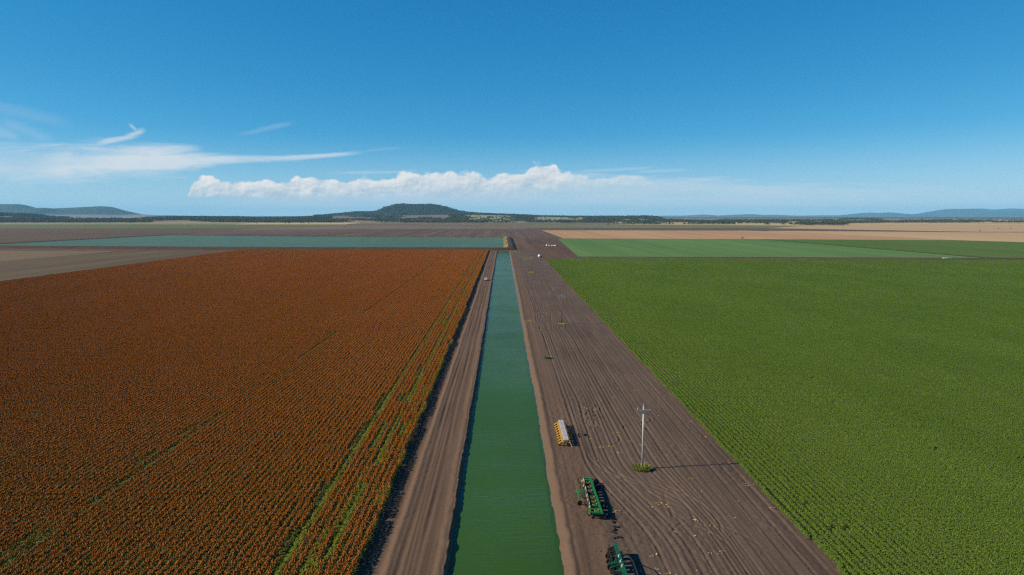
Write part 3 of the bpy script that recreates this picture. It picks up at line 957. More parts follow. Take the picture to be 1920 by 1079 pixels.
def scatter(name, protos, P, rot, scl, var, kind='stuff'):
    """One stuff object: the prototype meshes stood on the points P by geometry nodes."""
    coll = bpy.data.collections.new(name + '_kinds')
    for i, me in enumerate(protos):
        coll.objects.link(bpy.data.objects.new('%s_kind_%02d' % (name, i), me))
    P = np.asarray(P, np.float32)
    me = bpy.data.meshes.new(name)
    me.vertices.add(len(P))
    me.vertices.foreach_set('co', P.ravel())
    for nm, typ, arr in (('rot', 'FLOAT_VECTOR', rot), ('scl', 'FLOAT_VECTOR', scl), ('var', 'INT', var)):
        a = me.attributes.new(nm, typ, 'POINT')
        if typ == 'INT':
            a.data.foreach_set('value', np.asarray(arr, np.int32))
        else:
            a.data.foreach_set('vector', np.asarray(arr, np.float32).ravel())
    me.update()
    o = link(name, me)
    ng = bpy.data.node_groups.new(name + '_scatter', 'GeometryNodeTree')
    ng.interface.new_socket('Geometry', in_out='INPUT', socket_type='NodeSocketGeometry')
    ng.interface.new_socket('Geometry', in_out='OUTPUT', socket_type='NodeSocketGeometry')
    gi, go = ng.nodes.new('NodeGroupInput'), ng.nodes.new('NodeGroupOutput')
    ci_ = ng.nodes.new('GeometryNodeCollectionInfo')
    ci_.inputs['Collection'].default_value = coll
    ci_.inputs['Separate Children'].default_value = True
    ci_.inputs['Reset Children'].default_value = True
    ip = ng.nodes.new('GeometryNodeInstanceOnPoints')
    ip.inputs['Pick Instance'].default_value = True

    def attr(nm, typ):
        a = ng.nodes.new('GeometryNodeInputNamedAttribute')
        a.data_type = typ
        a.inputs['Name'].default_value = nm
        return a.outputs['Attribute']
    L = ng.links.new
    L(gi.outputs[0], ip.inputs['Points'])
    L(ci_.outputs[0], ip.inputs['Instance'])
    L(attr('var', 'INT'), ip.inputs['Instance Index'])
    L(attr('rot', 'FLOAT_VECTOR'), ip.inputs['Rotation'])
    L(attr('scl', 'FLOAT_VECTOR'), ip.inputs['Scale'])
    L(ip.outputs[0], go.inputs[0])
    md = o.modifiers.new('scatter', 'NODES')
    md.node_group = ng
    return tag(o, kind=kind)


def row_points(x0, x1, y0, y1, visx, seed):
    """Row segments one metre apart, SEG long, in the part of the field that lies in or near view."""
    r = np.random.default_rng(seed)
    xs = np.arange(x0, x1, 1.0)
    ys_ = np.arange(y0, y1 - SEG * .5, SEG)
    X, Y = np.meshgrid(xs, ys_)
    keep = np.abs(X) < visx * (Y + SEG) + 45
    X, Y = X[keep], Y[keep]
    return X, Y, r


# sorghum: ripe rust-red heads over green leaf, one-metre rows along the canal
X, Y, r_ = row_points(-326.3, -17.9, 58.0, 852.0, 0.77, 3)
edge_t = np.clip((-17.9 - X) / 9.0, 0, 1)
var = r_.integers(0, 4, len(X))
green_edge = r_.random(len(X)) < (1 - edge_t) * 0.55
var[green_edge] = 4
row = np.round(-17.9 - X + 0.4).astype(int)
for k, thr, pr in ((5, .10, .96), (10, .05, .98), (9, .55, .4), (7, .6, .5), (3, .6, .5), (14, .62, .5)):
    var[(row == k) & (vnoise(Y * .022, 0 * Y + k * 3.3, 15) > thr) & (r_.random(len(X)) < pr)] = 5
for k, thr, pr in ((11, .55, .5), (6, .6, .5), (44, .33, .9), (46, .55, .5), (90, .7, .4)):
    run = (row == k) & (vnoise(Y * .018, 0 * Y + k * 1.7, 25) > thr) & (r_.random(len(X)) < pr)
    var[run] = np.where(r_.random(int(run.sum())) < .97, 6, 5)
var[r_.random(len(X)) < 0.012] = 7
flip = r_.random(len(X)) < 0.5
edge_j = np.where((X > -18.5) & (X < 0) | (X > 0) & (X < 42.5), 0.16, 0.04)
P = np.stack([X + r_.normal(0, 1, len(X)) * edge_j, Y + np.where(flip, SEG, 0), 0 * X], 1)
rot = np.stack([0 * X, 0 * X, np.where(flip, np.pi, 0)], 1)
hs = 0.92 + 0.22 * fbm(X * .05, Y * .03, 8, 3)
scl = np.stack([np.where(var == 5, .85, 1.2), 0 * X + 1, hs], 1)
protos = [sorghum_segment(s_, .95, 1, 18) for s_ in range(4)] + [sorghum_segment(11, .62, 2, 15), sorghum_segment(12, .12, 2, 12), sorghum_segment(13, .3, 1, 5), sorghum_segment(14, .9, 1, 17, (2.5, 3.4))]
tag(scatter('sorghum_crop', protos, P, rot, scl, var), 'rust red ripe sorghum crop in rows on the left of the canal', 'crop')

# leafy green crop on the other side
X, Y, r_ = row_points(41.6, 560.0, 56.0, 680.0, 0.77, 5)
keep = Y < 695 - (X - 40) * 0.085 - SEG
X, Y = X[keep], Y[keep]
var = r_.integers(0, 4, len(X))
thin = fbm(X * .06, Y * .02, 12, 3)
var[(r_.random(len(X)) < 0.02) & (thin < .5)] = 4
var[(r_.random(len(X)) < 0.35) & (np.abs(X - 47) < 2) & (np.abs(Y - 93) < 7)] = 4
flip = r_.random(len(X)) < 0.5
edge_j = np.where((X > -18.5) & (X < 0) | (X > 0) & (X < 42.5), 0.16, 0.04)
P = np.stack([X + r_.normal(0, 1, len(X)) * edge_j, Y + np.where(flip, SEG, 0), 0 * X], 1)
rot = np.stack([0 * X, 0 * X, np.where(flip, np.pi, 0)], 1)
hs = 0.85 + 0.35 * fbm(X * .05, Y * .02, 18, 3)
scl = np.stack([0 * X + 1.0 + .25 * sstep(X, 45, 90), 0 * X + 1, hs], 1)
protos = [crop_segment(30 + s_, 12) for s_ in range(4)] + [crop_segment(40, 12, 1.0, (2.0, 2.8))]
tag(scatter('green_crop', protos, P, rot, scl, var), 'leafy green crop in close rows right of the bare strip', 'crop')

# ------------------------------------------------------------------ trees and woods
M_crown = leaf_mat('gum_leaves', [(0.051, 0.069, 0.0242), (0.0765, 0.093, 0.033), (0.102, 0.117, 0.0418), (0.0612, 0.078, 0.0264)], 0.7, 0.2, 0.1)
M_crown2 = leaf_mat('olive_leaves', [(0.075, 0.0812, 0.0286), (0.105, 0.105, 0.0374), (0.1275, 0.126, 0.0462)], 0.7, 0.2, 0.1)
M_bark = plain('gum_bark', (0.16, 0.13, 0.11), 0.9, 0.1)


def tree_into(g, x, y, h, spread, seed, m0=0, mt=1, leaves=70):
    r = random.Random(seed)
    th = h * r.uniform(0.28, 0.4)
    lean = (r.uniform(-.6, .6), r.uniform(-.6, .6))
    for k in range(4):       # four-sided tapered trunk
        a, b_ = k * math.pi / 2, (k + 1) * math.pi / 2
        r0, r1 = 0.035 * h, 0.02 * h
        g.quad((x + r0 * math.cos(a), y + r0 * math.sin(a), -0.5), (x + r0 * math.cos(b_), y + r0 * math.sin(b_), -0.5),
               (x + lean[0] + r1 * math.cos(b_), y + lean[1] + r1 * math.sin(b_), th * 1.5), (x + lean[0] + r1 * math.cos(a), y + lean[1] + r1 * math.sin(a), th * 1.5), mt)
    lobes = [(r.uniform(-.55, .55) * spread, r.uniform(-.55, .55) * spread, r.uniform(.45, .9) * h, r.uniform(.28, .48) * spread) for _ in range(r.randint(4, 6))]
    for lx, ly, lz, lr in lobes[:3]:  # limbs up to the lobes
        w = 0.012 * h
        g.quad((x + lean[0] - w, y + lean[1], th), (x + lean[0] + w, y + lean[1], th), (x + lx + w * .5, y + ly, lz), (x + lx - w * .5, y + ly, lz), mt)
    for k in range(leaves):
        lx, ly, lz, lr = lobes[k % len(lobes)]
        d = Vector((r.gauss(0, 1), r.gauss(0, 1), r.gauss(0, .8))).normalized() * lr * r.uniform(.45, 1.05)
        c_ = Vector((x + lx, y + ly, lz)) + d
        s_ = h * r.uniform(.05, .11)
        ax = Vector((r.gauss(0, 1), r.gauss(0, 1), r.gauss(0, .7))).normalized()
        bx = ax.orthogonal().normalized()
        ay = ax.cross(bx)
        g.quad(*[tuple(c_ + (bx * ca + ay * cb) * s_) for ca, cb in ((-1, -.6), (.7, -1), (1, .7), (-.6, 1))], m0)


def clump_mesh(seed, n_, size, hm=(9, 14), leaves=46):
    r = random.Random(seed)
    g = Geo()
    for k in range(n_):
        h = r.uniform(*hm)
        tree_into(g, r.uniform(-size, size), r.uniform(-size, size), h, h * r.uniform(.55, .8), seed * 100 + k, 0, 1, leaves)
    return g.mesh('tree_clump', [M_crown if seed % 3 else M_crown2, M_bark])


clumps = [clump_mesh(s_, 9, 24) for s_ in range(1, 6)]


def in_pad(px_, Y_):
    k = np.zeros(px_.shape, bool)
    for a, b_, c_, d in PAD:
        sl = (fbm(px_ * .05, Y_ * .004, 3, 3) - .5)
        k |= (px_ > a + 26 * sl) & (px_ < b_ + 26 * sl) & (Y_ > c_ + 300 * sl) & (Y_ < d + 300 * sl)
    return k


def wood(name, dens, zfn, seed, x0, x1, y0, y1, step=38.0, label=None):
    r = np.random.default_rng(seed)
    X, Y = np.meshgrid(np.arange(x0, x1, step), np.arange(y0, y1, step))
    X = X.ravel() + r.uniform(-.5, .5, X.size) * step
    Y = Y.ravel() + r.uniform(-.5, .5, Y.size) * step
    d = dens(X, Y, pxof(X, Y))
    keep = r.random(len(X)) < d
    X, Y = X[keep], Y[keep]
    Z = zfn(X, Y)
    k = Z > -5.5
    X, Y, Z = X[k], Y[k], Z[k]
    sc_ = r.uniform(.75, 1.2, len(X))
    o = scatter(name, clumps, np.stack([X, Y, Z], 1), np.stack([0 * X, 0 * X, r.uniform(0, 6.28, len(X))], 1), np.stack([sc_, sc_, sc_ * r.uniform(.8, 1.15, len(X))], 1), r.integers(0, len(clumps), len(X)))
    return tag(o, label, 'woodland')


def d_left(X, Y, px):
    n_ = fbm(X * .003, Y * .003, 71, 3)
    d = np.zeros(X.shape)
    d = np.where((px < 282) & (Y > 4050) & (Y < 4900), 0.95, d)
    d = np.where((px < 282) & (Y > 4900) & (Y < 6500) & (n_ > .60), 0.6, d)
    d = np.where((px < 120 + 20 * n_) & (Y > 5200), 0.95, d)
    d = np.where((px > 278) & (px < 620) & (Y > 4050 + 700 * sstep(-px, -440, -330)) & (n_ > .44), 0.9, d)
    return d


def d_mid(X, Y, px):
    n_ = fbm(X * .0035, Y * .0035, 73, 3)
    d = np.zeros(X.shape)
    d = np.where((px >= 600) & (px < 880) & (Y > 3950) & (Y < 4850) & (n_ > .47), 0.9, d)
    d = np.where((px >= 600) & (px < 880) & (Y > 4850) & (Y < 5500) & (n_ > .66), 0.5, d)
    d = np.where((px >= 860) & (px < 1145) & (Y > 3900) & (Y < 4450) & (n_ > .36), 0.85, d)
    d = np.where((px >= 845) & (px < 1240) & (Y >= 4500) & (n_ > .36), 0.95, d)
    d = np.where((px >= 1120) & (px < 1240) & (Y > 4150) & (Y < 5000), np.where(n_ > .5, .9, .1), d)
    d = np.where(in_pad(px, Y), np.where(n_ > .70, .12, 0.0), d)
    return d


def d_right(X, Y, px):
    n_ = fbm(X * .0035, Y * .0035, 79, 3)
    d = np.zeros(X.shape)
    d = np.where((px >= 1235) & (px < 1480) & (Y > 4000) & (Y < 5200) & (n_ > .40), 0.9, d)
    d = np.where((px >= 1180) & (px < 1480) & (Y > 3200) & (Y < 4000) & (n_ > .60), 0.6, d)
    d = np.where((px >= 1480) & (px < 1660) & (Y > 3900) & (Y < 6200) & (n_ > .58), 0.35, d)
    d = np.where((px >= 1504) & (px < 1584) & (Y > 2960) & (Y < 3500), 0.97, d)
    d = np.where((px >= 1584) & (px < 1760) & (Y > 3700) & (Y < 4300) & (n_ > .48), 0.8, d)
    d = np.where((px >= 1700) & (Y > 3900) & (Y < 5200) & (n_ > .55), 0.55, d)
    return d


def flat_z(X, Y):
    return np.maximum(rise_z(X, Y), 0.2)


wood('woodland', d_left, flat_z, 201, -5200, -900, 3900, 7200, label='dark gum woodland below the flat-topped mesas, left of the table hill')
wood('woodland', d_mid, flat_z, 203, -2000, 1700, 3900, 7400, label='grey-green gum woodland on the rise in front of the table hill, around pale paddocks')
wood('woodland', d_right, flat_z, 205, 500, 5200, 2950, 6800, label='belts of dark gums on the pale plain below the blue mountain range')

th_me = bpy.data.objects['table_hill'].data
tv = np.empty(len(th_me.vertices) * 3, np.float32)
th_me.vertices.foreach_get('co', tv)
tv = tv.reshape(28, -1, 3)


def table_z(X, Y):
    xs_, ys_ = tv[0, :, 0], tv[:, 0, 1]
    fi = np.interp(Y, ys_, np.arange(len(ys_)))
    fj = np.interp(X, xs_, np.arange(len(xs_)))
    i, j = np.clip(fi.astype(int), 0, len(ys_) - 2), np.clip(fj.astype(int), 0, len(xs_) - 2)
    a, b_ = fi - i, fj - j
    Zt = tv[:, :, 2]
    return (Zt[i, j] * (1 - b_) + Zt[i, j + 1] * b_) * (1 - a) + (Zt[i + 1, j] * (1 - b_) + Zt[i + 1, j + 1] * b_) * a - 1


def d_table(X, Y, px):
    z = table_z(X, Y)
    n_ = fbm(X * .004, Y * .004, 83, 3)
    scar = (np.abs(X + 1150 + (Y - 7000) * 0.3) < 40) & (Y < 7500)
    return np.where((z > 36 + 14 * (n_ - .5)) & ~scar, np.where(n_ > .33, .97, .55), 0.0)


wood('woodland', d_table, table_z, 207, -2500, 700, 6700, 8700, 36.0, label='gum woodland covering the slopes of the flat-topped table hill')

# single trees that stand out against the pale paddocks
tree_protos = []
for i in range(5):
    h = (9.5, 11.5, 8.0, 12.5, 10.0)[i]
    gt, gc = Geo(), Geo()
    tree_into(gc, 0, 0, h, h * (0.72, .6, .95, .66, .8)[i], 900 + i, 0, 1, 90)
    isc = [k for k, m_ in enumerate(gc.M)]
    tm, cm = Geo(), Geo()
    for f, m_ in zip(gc.F, gc.M):
        (tm if m_ == 1 else cm).quad(*[gc.V[k] for k in f], 0)
    tree_protos.append((tm.mesh('trunk', [M_bark]), cm.mesh('crown', [M_crown if i % 2 else M_crown2])))


def add_tree(x, y, label, group, i, s_=1.0, zfn=rise_z):
    z = float(zfn(np.array(float(x)), np.array(float(y)))) if y > 3450 else 0.15
    root = empty('gum_tree', (x, y, max(z, 0.15) if y < 4000 else z), rnd.uniform(0, 6.28))
    root.scale = (s_,) * 3
    link('trunk', tree_protos[i][0], root)
    link('crown', tree_protos[i][1], root)
    return tag(root, label, 'tree', group)


def at_px(px_, Y_):
    return (px_ - 943.5) / 1287.0 * Y_


tr = random.Random(77)


def sprinkle(n_, pxr, Yr, label, group, s_=(.8, 1.3)):
    for k in range(n_):
        Yk = tr.uniform(*Yr)
        add_tree(at_px(tr.uniform(*pxr), Yk), Yk, label, group, tr.randrange(5), tr.uniform(*s_))


sprinkle(52, (1140, 1500), (2960, 3600), 'small dark gum tree in the broken row on the straw-coloured paddock beyond the orange stubble', 'gums in the broken row on the straw paddock', (.8, 1.25))
sprinkle(26, (876, 960), (4550, 5600), 'lone dark tree dotted on the pale green hill paddock right of the table hill', 'trees dotted on the pale hill paddock right of the table hill', (.7, 1.1))
sprinkle(26, (1005, 1100), (4600, 5600), 'lone dark tree dotted on the second pale hill paddock, below the wooded ridge', 'trees dotted on the second pale hill paddock', (.7, 1.1))
sprinkle(44, (1560, 1920), (4200, 5600), 'scattered dark tree on the pinkish grassland below the blue mountains', 'trees scattered on the grassland below the mountains', (.8, 1.2))
sprinkle(16, (480, 660), (3450, 4000), 'dark tree at the edge of the straw-coloured strip left of the table hill', 'trees along the straw strip left of the table hill', (.8, 1.3))
sprinkle(14, (600, 870), (5000, 6600), 'small tree on the bare pinkish slope under the table hill', 'trees on the bare slope under the table hill', (.6, 1.0))
sprinkle(10, (40, 330), (5100, 6500), 'small tree on the pinkish plain below the mesas', 'trees on the plain below the mesas', (.8, 1.2))
for px_, Y_, lb in ((1848, 1800, 'small dark shrub standing alone on the pale stubble where the dark strip tapers out'), (1883, 2150, 'lone dark shrub out on the pale stubble, left one of the far pair'), (1906, 2160, 'lone dark shrub out on the pale stubble, right one of the far pair'),
                    (1396, 1262, 'tiny dark shrub on the line between orange stubble and the young green crop')):
    add_tree(at_px(px_, Y_), Y_, lb, 'lone shrubs on the stubble fields', 2, 0.5)

# ------------------------------------------------------------------ grass, straw, weeds
M_dry = leaf_mat('dry_grass_blade', [(0.72, 0.62, 0.22), (0.85, 0.74, 0.30), (0.60, 0.54, 0.18)], 0.8, 0.1, 0.15)
M_weed = leaf_mat('weed_blade', [(0.20, 0.30, 0.04), (0.28, 0.36, 0.06), (0.34, 0.38, 0.09), (0.16, 0.25, 0.035)], 0.6, 0.2, 0.2)
M_strawbit = leaf_mat('straw_bit', [(0.72, 0.48, 0.15), (0.90, 0.64, 0.24), (0.58, 0.36, 0.13)], 0.8, 0.1, 0.0)

g = Geo()
gr = random.Random(5)
ring = offset_poly(dense, 0)
for k in range(2600):
    t_ = gr.random()
    if t_ < 0.72:
        x, y, wd = 1 + gr.uniform(-.5, 5.0), gr.uniform(876, 1303), 1.0
        z = 2.3 + min(1.0, max(0, (x - 1)) / 4.5 * 0.9)
        if vnoise(np.array(y * .05), np.array(x * .4), 3) < .33:
            continue
    else:
        q = gr.uniform(0, 1)
        x = 1 - 360 * q * q
        y = 1302 + (1 - x) * 0.152 + gr.uniform(0, 2.5)
        z = 2.5
    for b_ in range(4):
        g.leaf((x + gr.uniform(-.6, .6), y + gr.uniform(-.8, .8), z), gr.uniform(0, 6.28), gr.uniform(.5, 1.0), gr.uniform(.25, .5), gr.uniform(.5, 1.0), gr.uniform(.1, .5), 0)
tag(link('dry_grass', g.mesh('dry_grass', [M_dry])), 'yellow dry grass on the end bank of the reservoir', 'grass', kind='stuff')


def tuft(name, loc, rad, h, n_, label, mats, seed, cat='grass clump', group=None):
    g = Geo()
    r = random.Random(seed)
    for k in range(n_):
        a, q = r.uniform(0, 6.28), rad * math.sqrt(r.random())
        x, y = q * math.cos(a), q * math.sin(a) * 0.9
        hh = h * (1 - 0.55 * (q / rad) ** 2) * r.uniform(.55, 1.15)
        g.leaf((x, y, 0), a + r.gauss(0, .7), r.uniform(.25, .6) * h, 0.05 + .03 * h, hh, hh * r.uniform(.05, .45), r.randrange(len(mats)))
    return tag(link(name, g.mesh(name, mats), None, loc), label, cat, group)


tuft('grass_clump', (24.05, 114.4, 0.05), 1.5, 1.35, 900, 'round green grass clump around the foot of the near pale power pole', [M_weed, M_weed, M_dry], 1)
tuft('grass_clump', (22.9, 271.8, 0.05), 2.0, 1.0, 420, 'yellow-green grass clump around the foot of the middle dark power pole', [M_weed, M_dry], 2)
tuft('grass_clump', (21.2, 520.5, 0.05), 2.4, 1.6, 320, 'yellow-green grass clump around the foot of the farthest thin power pole', [M_weed, M_dry, M_dry], 3)
tuft('weed_bush', (13.7, 206.9, 0.05), 0.95, 1.25, 320, 'green weed bush on the canal bank by the long rut', [M_weed], 4, 'weed')
tuft('weed_bush', (13.9, 258.0, 0.05), 0.6, 0.6, 120, 'small greyish weed at the rut short of the middle pole', [M_weed, M_dry], 6, 'weed')
tuft('weed_bush', (-330.5, 503.0, 0.05), 3.6, 2.2, 420, 'low green bush at the far left edge of the sorghum field', [M_weed], 5, 'weed')
g = Geo()
for k in range(420):
    bx, by, sx_, sy_ = gr.choice(((17, 800, 2.2, 40), (22, 735, 3, 26), (24.5, 690, 3, 12), (14.0, 838, 3.0, 10)))
    x, y = gr.gauss(bx, sx_), gr.gauss(by, sy_)
    for b_ in range(3):
        g.leaf((x + gr.uniform(-.5, .5), y + gr.uniform(-.5, .5), .05), gr.uniform(0, 6.28), gr.uniform(.4, .8), .22, gr.uniform(.3, .6), .3, gr.randrange(2))
tag(link('weeds', g.mesh('weeds', [M_dry, M_weed])), 'dry weeds along the bank toe at the canal head', 'weeds', kind='stuff')

# scraps of yellow straw lying on the bare strip
g = Geo()
spots = [(19.6, 349, 3), (21.0, 328, 4), (20.4, 333, 4), (18.6, 305, 4), (17.4, 296, 3), (10.3, 281, 5), (11.6, 279, 4), (12.6, 283, 3), (22.6, 262, 4), (19.0, 151.6, 4), (20.4, 151.2, 3), (18.6, 138.9, 3), (18.4, 125.7, 4), (20.0, 126.2, 3), (17.2, 130.5, 2),
         (24.2, 100.3, 4), (24.9, 98.8, 2), (24.2, 90.6, 2), (39.9, 107.4, 3), (35.3, 385, 3), (26.2, 126.6, 3), (24.9, 128.9, 3), (21.5, 122.4, 3), (23.2, 134.0, 2), (31.4, 110.2, 2), (29.6, 92.4, 3), (28.1, 84.6, 3), (19.4, 84.0, 2), (18.9, 80.6, 1),
         (20.8, 79.4, 1), (17.0, 97.4, 3), (20.9, 150.2, 2), (22.4, 218.4, 3), (17.9, 222.0, 2), (16.6, 160.5, 2), (26.9, 160.8, 2), (40.4, 98.0, 3), (39.8, 131.5, 2), (27.4, 94.0, 2), (36.2, 101.0, 2), (33.0, 95.0, 2), (16.4, 375, 4), (23.4, 352, 3), (13.4, 300, 2)]
for k in range(60):
    spots.append((gr.uniform(15, 41), 78 + 320 * gr.random() ** 1.8, 1))
for k in range(26):
    spots.append((gr.gauss(20, 1.6), gr.gauss(322, 14), 2))
for k in range(10):
    spots.append((gr.gauss(11.5, 1.2), gr.gauss(281, 3), 3))
for x, y, k in spots:
    zb = float(soil_strip_height(np.array([x]), np.array([y]))[0])
    for q in range(k * 2):
        e = .14 + .11 * k
        g.leaf((x + gr.gauss(0, e), y + gr.gauss(0, e * .6), zb + gr.uniform(.02, .08 + .03 * k)), gr.uniform(0, 6.28), gr.uniform(.2, .65), gr.uniform(.07, .17), gr.uniform(-.02, .14), gr.uniform(0, .1), 0)
tag(link('straw_litter', g.mesh('straw_litter', [M_strawbit])), 'yellow straw scraps lying on the bare soil strip', 'straw', kind='stuff')
# dark clods turned up along the ruts
mb = MB()
for k in range(520):
    x, y = gr.uniform(10, 41), 76 + 130 * gr.random() ** 1.6
    s_ = gr.uniform(.04, .13)
    zb = float(soil_strip_height(np.array([x]), np.array([y]))[0])
    M = Matrix.Translation((x, y, zb + s_ * .2)) @ Matrix.Rotation(gr.uniform(0, 3), 4, 'Z') @ Matrix.Diagonal((s_ * gr.uniform(.8, 1.6), s_, s_ * .7, 1))
    bmesh.ops.create_icosphere(mb.bm, subdivisions=1, radius=1.0, matrix=M)
clo = mb.build('soil_clods', [M_soil])
tag(clo, 'loose soil clods on the bare strip', 'clods', kind='stuff')
g = Geo()
for k in range(420):
    x = gr.uniform(42, 76)
    y = 1011 - (x - 38) * 0.4 + gr.gauss(0, 1.2)
    for b_ in range(2):
        g.leaf((x, y, .06), gr.uniform(0, 6.28), gr.uniform(.8, 1.6), .6, .25, .2, 0)
tag(link('straw_windrow', g.mesh('straw_windrow', [leaf_mat('windrow_straw', [(0.40, 0.24, 0.13), (0.48, 0.31, 0.17)], .9, .1, 0)])), 'thin orange straw line across the bare brown field', 'straw', kind='stuff')

# ------------------------------------------------------------------ power poles
M_galv = plain('galvanised_steel', (0.52, 0.56, 0.59), 0.45, 0.5, 0.25, 0.12, 1.2)
M_wood = plain('weathered_timber', (0.14, 0.115, 0.10), 0.9, 0.2, 0, 0.3, 1.0)
M_porc = plain('porcelain', (0.62, 0.62, 0.64), 0.25, 0.6, 0, 0.1)


def insulator(p, up, parent, mat_):
    mb = MB()
    p, up = Vector(p), Vector(up)
    mb.cyl(p, p + up * .16, .022, seg=8)
    for k in range(3):
        mb.cyl(p + up * (.14 + .075 * k), p + up * (.20 + .075 * k), .085, .05, seg=12)
    mb.cyl(p + up * .36, p + up * .42, .045, seg=10)
    return mb.build('insulator', [mat_], parent)


pole = empty('power_pole', (24.2, 114.7, 0))
tag(pole, 'tall pale steel power pole in the grass clump, nearest of the three poles', 'power pole', 'power poles along the bare strip')
mb = MB()
mb.cyl((0, 0, -.6), (0, 0, 11.2), .185, .115, 20)
mb.cyl((0, 0, 11.2), (0, 0, 11.24), .14, .12, 20)
for z in (3.4, 7.3):
    mb.cyl((0, 0, z), (0, 0, z + .05), .178, .176, 20)
mb.build('shaft', [M_galv], pole)
mb = MB()
mb.bar((-1.15, -.17, 10.55), (1.05, -.17, 10.55), .11, .13)
mb.bar((-.62, -.17, 10.5), (-.03, -.14, 9.95), .04, .05).bar((.62, -.17, 10.5), (.03, -.14, 9.95), .04, .05)
mb.build('crossarm', [M_galv], pole)
insulator((-1.08, -.17, 10.6), (0, 0, 1), pole, M_porc)
insulator((.98, -.17, 10.6), (.35, 0, .3), pole, M_porc)
insulator((0, 0, 11.24), (0, 0, 1), pole, M_porc)

for loc, rz, lb, hgt, sw in (((23.6, 272.9, 0), .1, 'dark timber power pole with a forked pale crossarm, second of the three poles', 12.0, 1.25),
                             ((21.9, 522.4, 0), -.1, 'thin dark timber power pole farthest away near the canal head', 12.8, 1.1)):
    p2 = empty('power_pole', loc, rz)
    tag(p2, lb, 'power pole', 'power poles along the bare strip')
    mb = MB()
    mb.cyl((0, 0, -.5), (0, 0, hgt - 1.0), .19, .13, 14)
    mb.build('shaft', [M_wood], p2)
    mb = MB()
    for s_ in (-1, 1):
        mb.path([(0, -.16, hgt - 1.35), (s_ * .45, -.16, hgt - 1.32), (s_ * .85, -.16, hgt - 1.12), (s_ * sw, -.16, hgt - .75)], .065, 8)
    mb.build('crossarm', [M_galv], p2)
    for s_ in (-1, 1):
        insulator((s_ * sw, -.16, hgt - .74), (s_ * .2, 0, 1), p2, M_porc)
    insulator((0, 0, hgt - 1.0), (0, 0, 2.0), p2, M_porc)

# ------------------------------------------------------------------ farm machinery
M_yel = plain('yellow_paint', (0.62, 0.33, 0.02), 0.5, 0.4, 0, .25)
M_box = plain('white_plastic', (0.66, 0.62, 0.60), 0.5, 0.4, 0, .12)
M_steel = plain('dark_steel', (0.035, 0.033, 0.032), 0.6, 0.4, 0.3, .3)
M_blue = plain('blue_grey_steel', (0.10, 0.11, 0.19), 0.5, 0.4, 0.2, .2)
M_green = plain('green_paint', (0.018, 0.25, 0.055), 0.45, 0.45, 0, .25)
M_dkgreen = plain('deep_green_paint', (0.006, 0.115, 0.058), 0.45, 0.45, 0, .25)
M_tyre = plain('tyre_rubber', (0.016, 0.016, 0.017), 0.85, 0.2, 0, .3)
M_rim = plain('white_rim', (0.50, 0.50, 0.50), 0.5, 0.4, 0, .15)
M_rimb = plain('light_blue_rim', (0.25, 0.40, 0.55), 0.5, 0.4, 0, .15)
M_rust = plain('rust', (0.16, 0.055, 0.03), 0.9, 0.1, 0, .4)
M_ypale = plain('pale_yellow_paint', (0.55, 0.45, 0.10), 0.5, 0.4, 0, .2)
M_red = plain('red_rubber', (0.40, 0.035, 0.05), 0.6, 0.3, 0, .2)
M_hblue = plain('blue_rubber', (0.06, 0.08, 0.16), 0.6, 0.3, 0, .2)


def wheel(name, parent, loc, axis, R_, w, rimm, tyrem=None):
    hub = MB().cyl(Vector(loc) - Vector(axis) * w * .28, Vector(loc) + Vector(axis) * w * .28, R_ * .50, seg=20).cyl(Vector(loc) - Vector(axis) * w * .42, Vector(loc) + Vector(axis) * w * .42, R_ * .16, seg=12).build(name, [rimm], parent)
    MB().tyre(loc, axis, R_, w, R_ * .5).build('tyre', [tyrem or M_tyre], hub)
    return hub


# -- yellow row planter with a line of white seed boxes
pl = empty('row_planter', (11.75, 132.6, 0))
pl.scale = (.93, .93, .93)
tag(pl, 'long yellow row planter with white seed boxes, parked beside the canal', 'planter')
MB().bar((-.45, -6.9, .95), (-.45, 6.9, .95), .34, .26).box((-.45, -6.95, .95), (.42, .1, .34)).box((-.45, 6.95, .95), (.42, .1, .34)).build('toolbar', [M_yel], pl)
MB().bar((1.05, -6.9, .95), (1.05, 6.9, .95), .26, .24).build('toolbar', [M_yel], pl)
mb = MB()
for k in range(8):
    y = -6.6 + 13.2 * k / 7
    mb.bar((-.28, y, .93), (.92, y, .93), .12, .16)
mb.build('frame', [M_yel], pl)
for k in range(15):
    y = -6.35 + 12.7 * k / 14
    mb = MB()
    w = (.35, .30, .36, .33)[(k * 7) % 4]
    mb.loft([[(-.18, y - .14, 1.02), (.62, y - .14, 1.02), (.62, y + .14, 1.02), (-.18, y + .14, 1.02)],
             [(-.28, y - w, 1.30), (.72, y - w, 1.30), (.72, y + w, 1.30), (-.28, y + w, 1.30)],
             [(-.28, y - w, 1.48), (.72, y - w, 1.48), (.72, y + w, 1.48), (-.28, y + w, 1.48)]])
    b_ = mb.build('seed_box', [M_box], pl)
    MB().box((.22, y, 1.515), (1.06, w * 2.02, .07), bevel=.02).box((.22, y, 1.56), (.30, .10, .02), mat=1).build('lid', [M_box, M_blue], b_)
for k in range(9):
    y = -6.2 + 12.6 * k / 8
    u_ = MB().loft([[(-1.35, y - .16, .50), (-1.35, y + .16, .50), (-1.35, y + .16, .66), (-1.35, y - .16, .66)],
                    [(-.95, y - .24, .46), (-.95, y + .24, .46), (-.95, y + .24, .84), (-.95, y - .24, .84)],
                    [(-.62, y - .18, .62), (-.62, y + .18, .62), (-.62, y + .18, .98), (-.62, y - .18, .98)]]).build('row_unit', [M_yel], pl)
    MB().cyl((-1.05, y - .06, .24), (-1.05, y + .06, .24), .24, seg=18).bar((-1.05, y, .24), (-.85, y, .6), .05).build('press_wheel', [M_steel], u_)
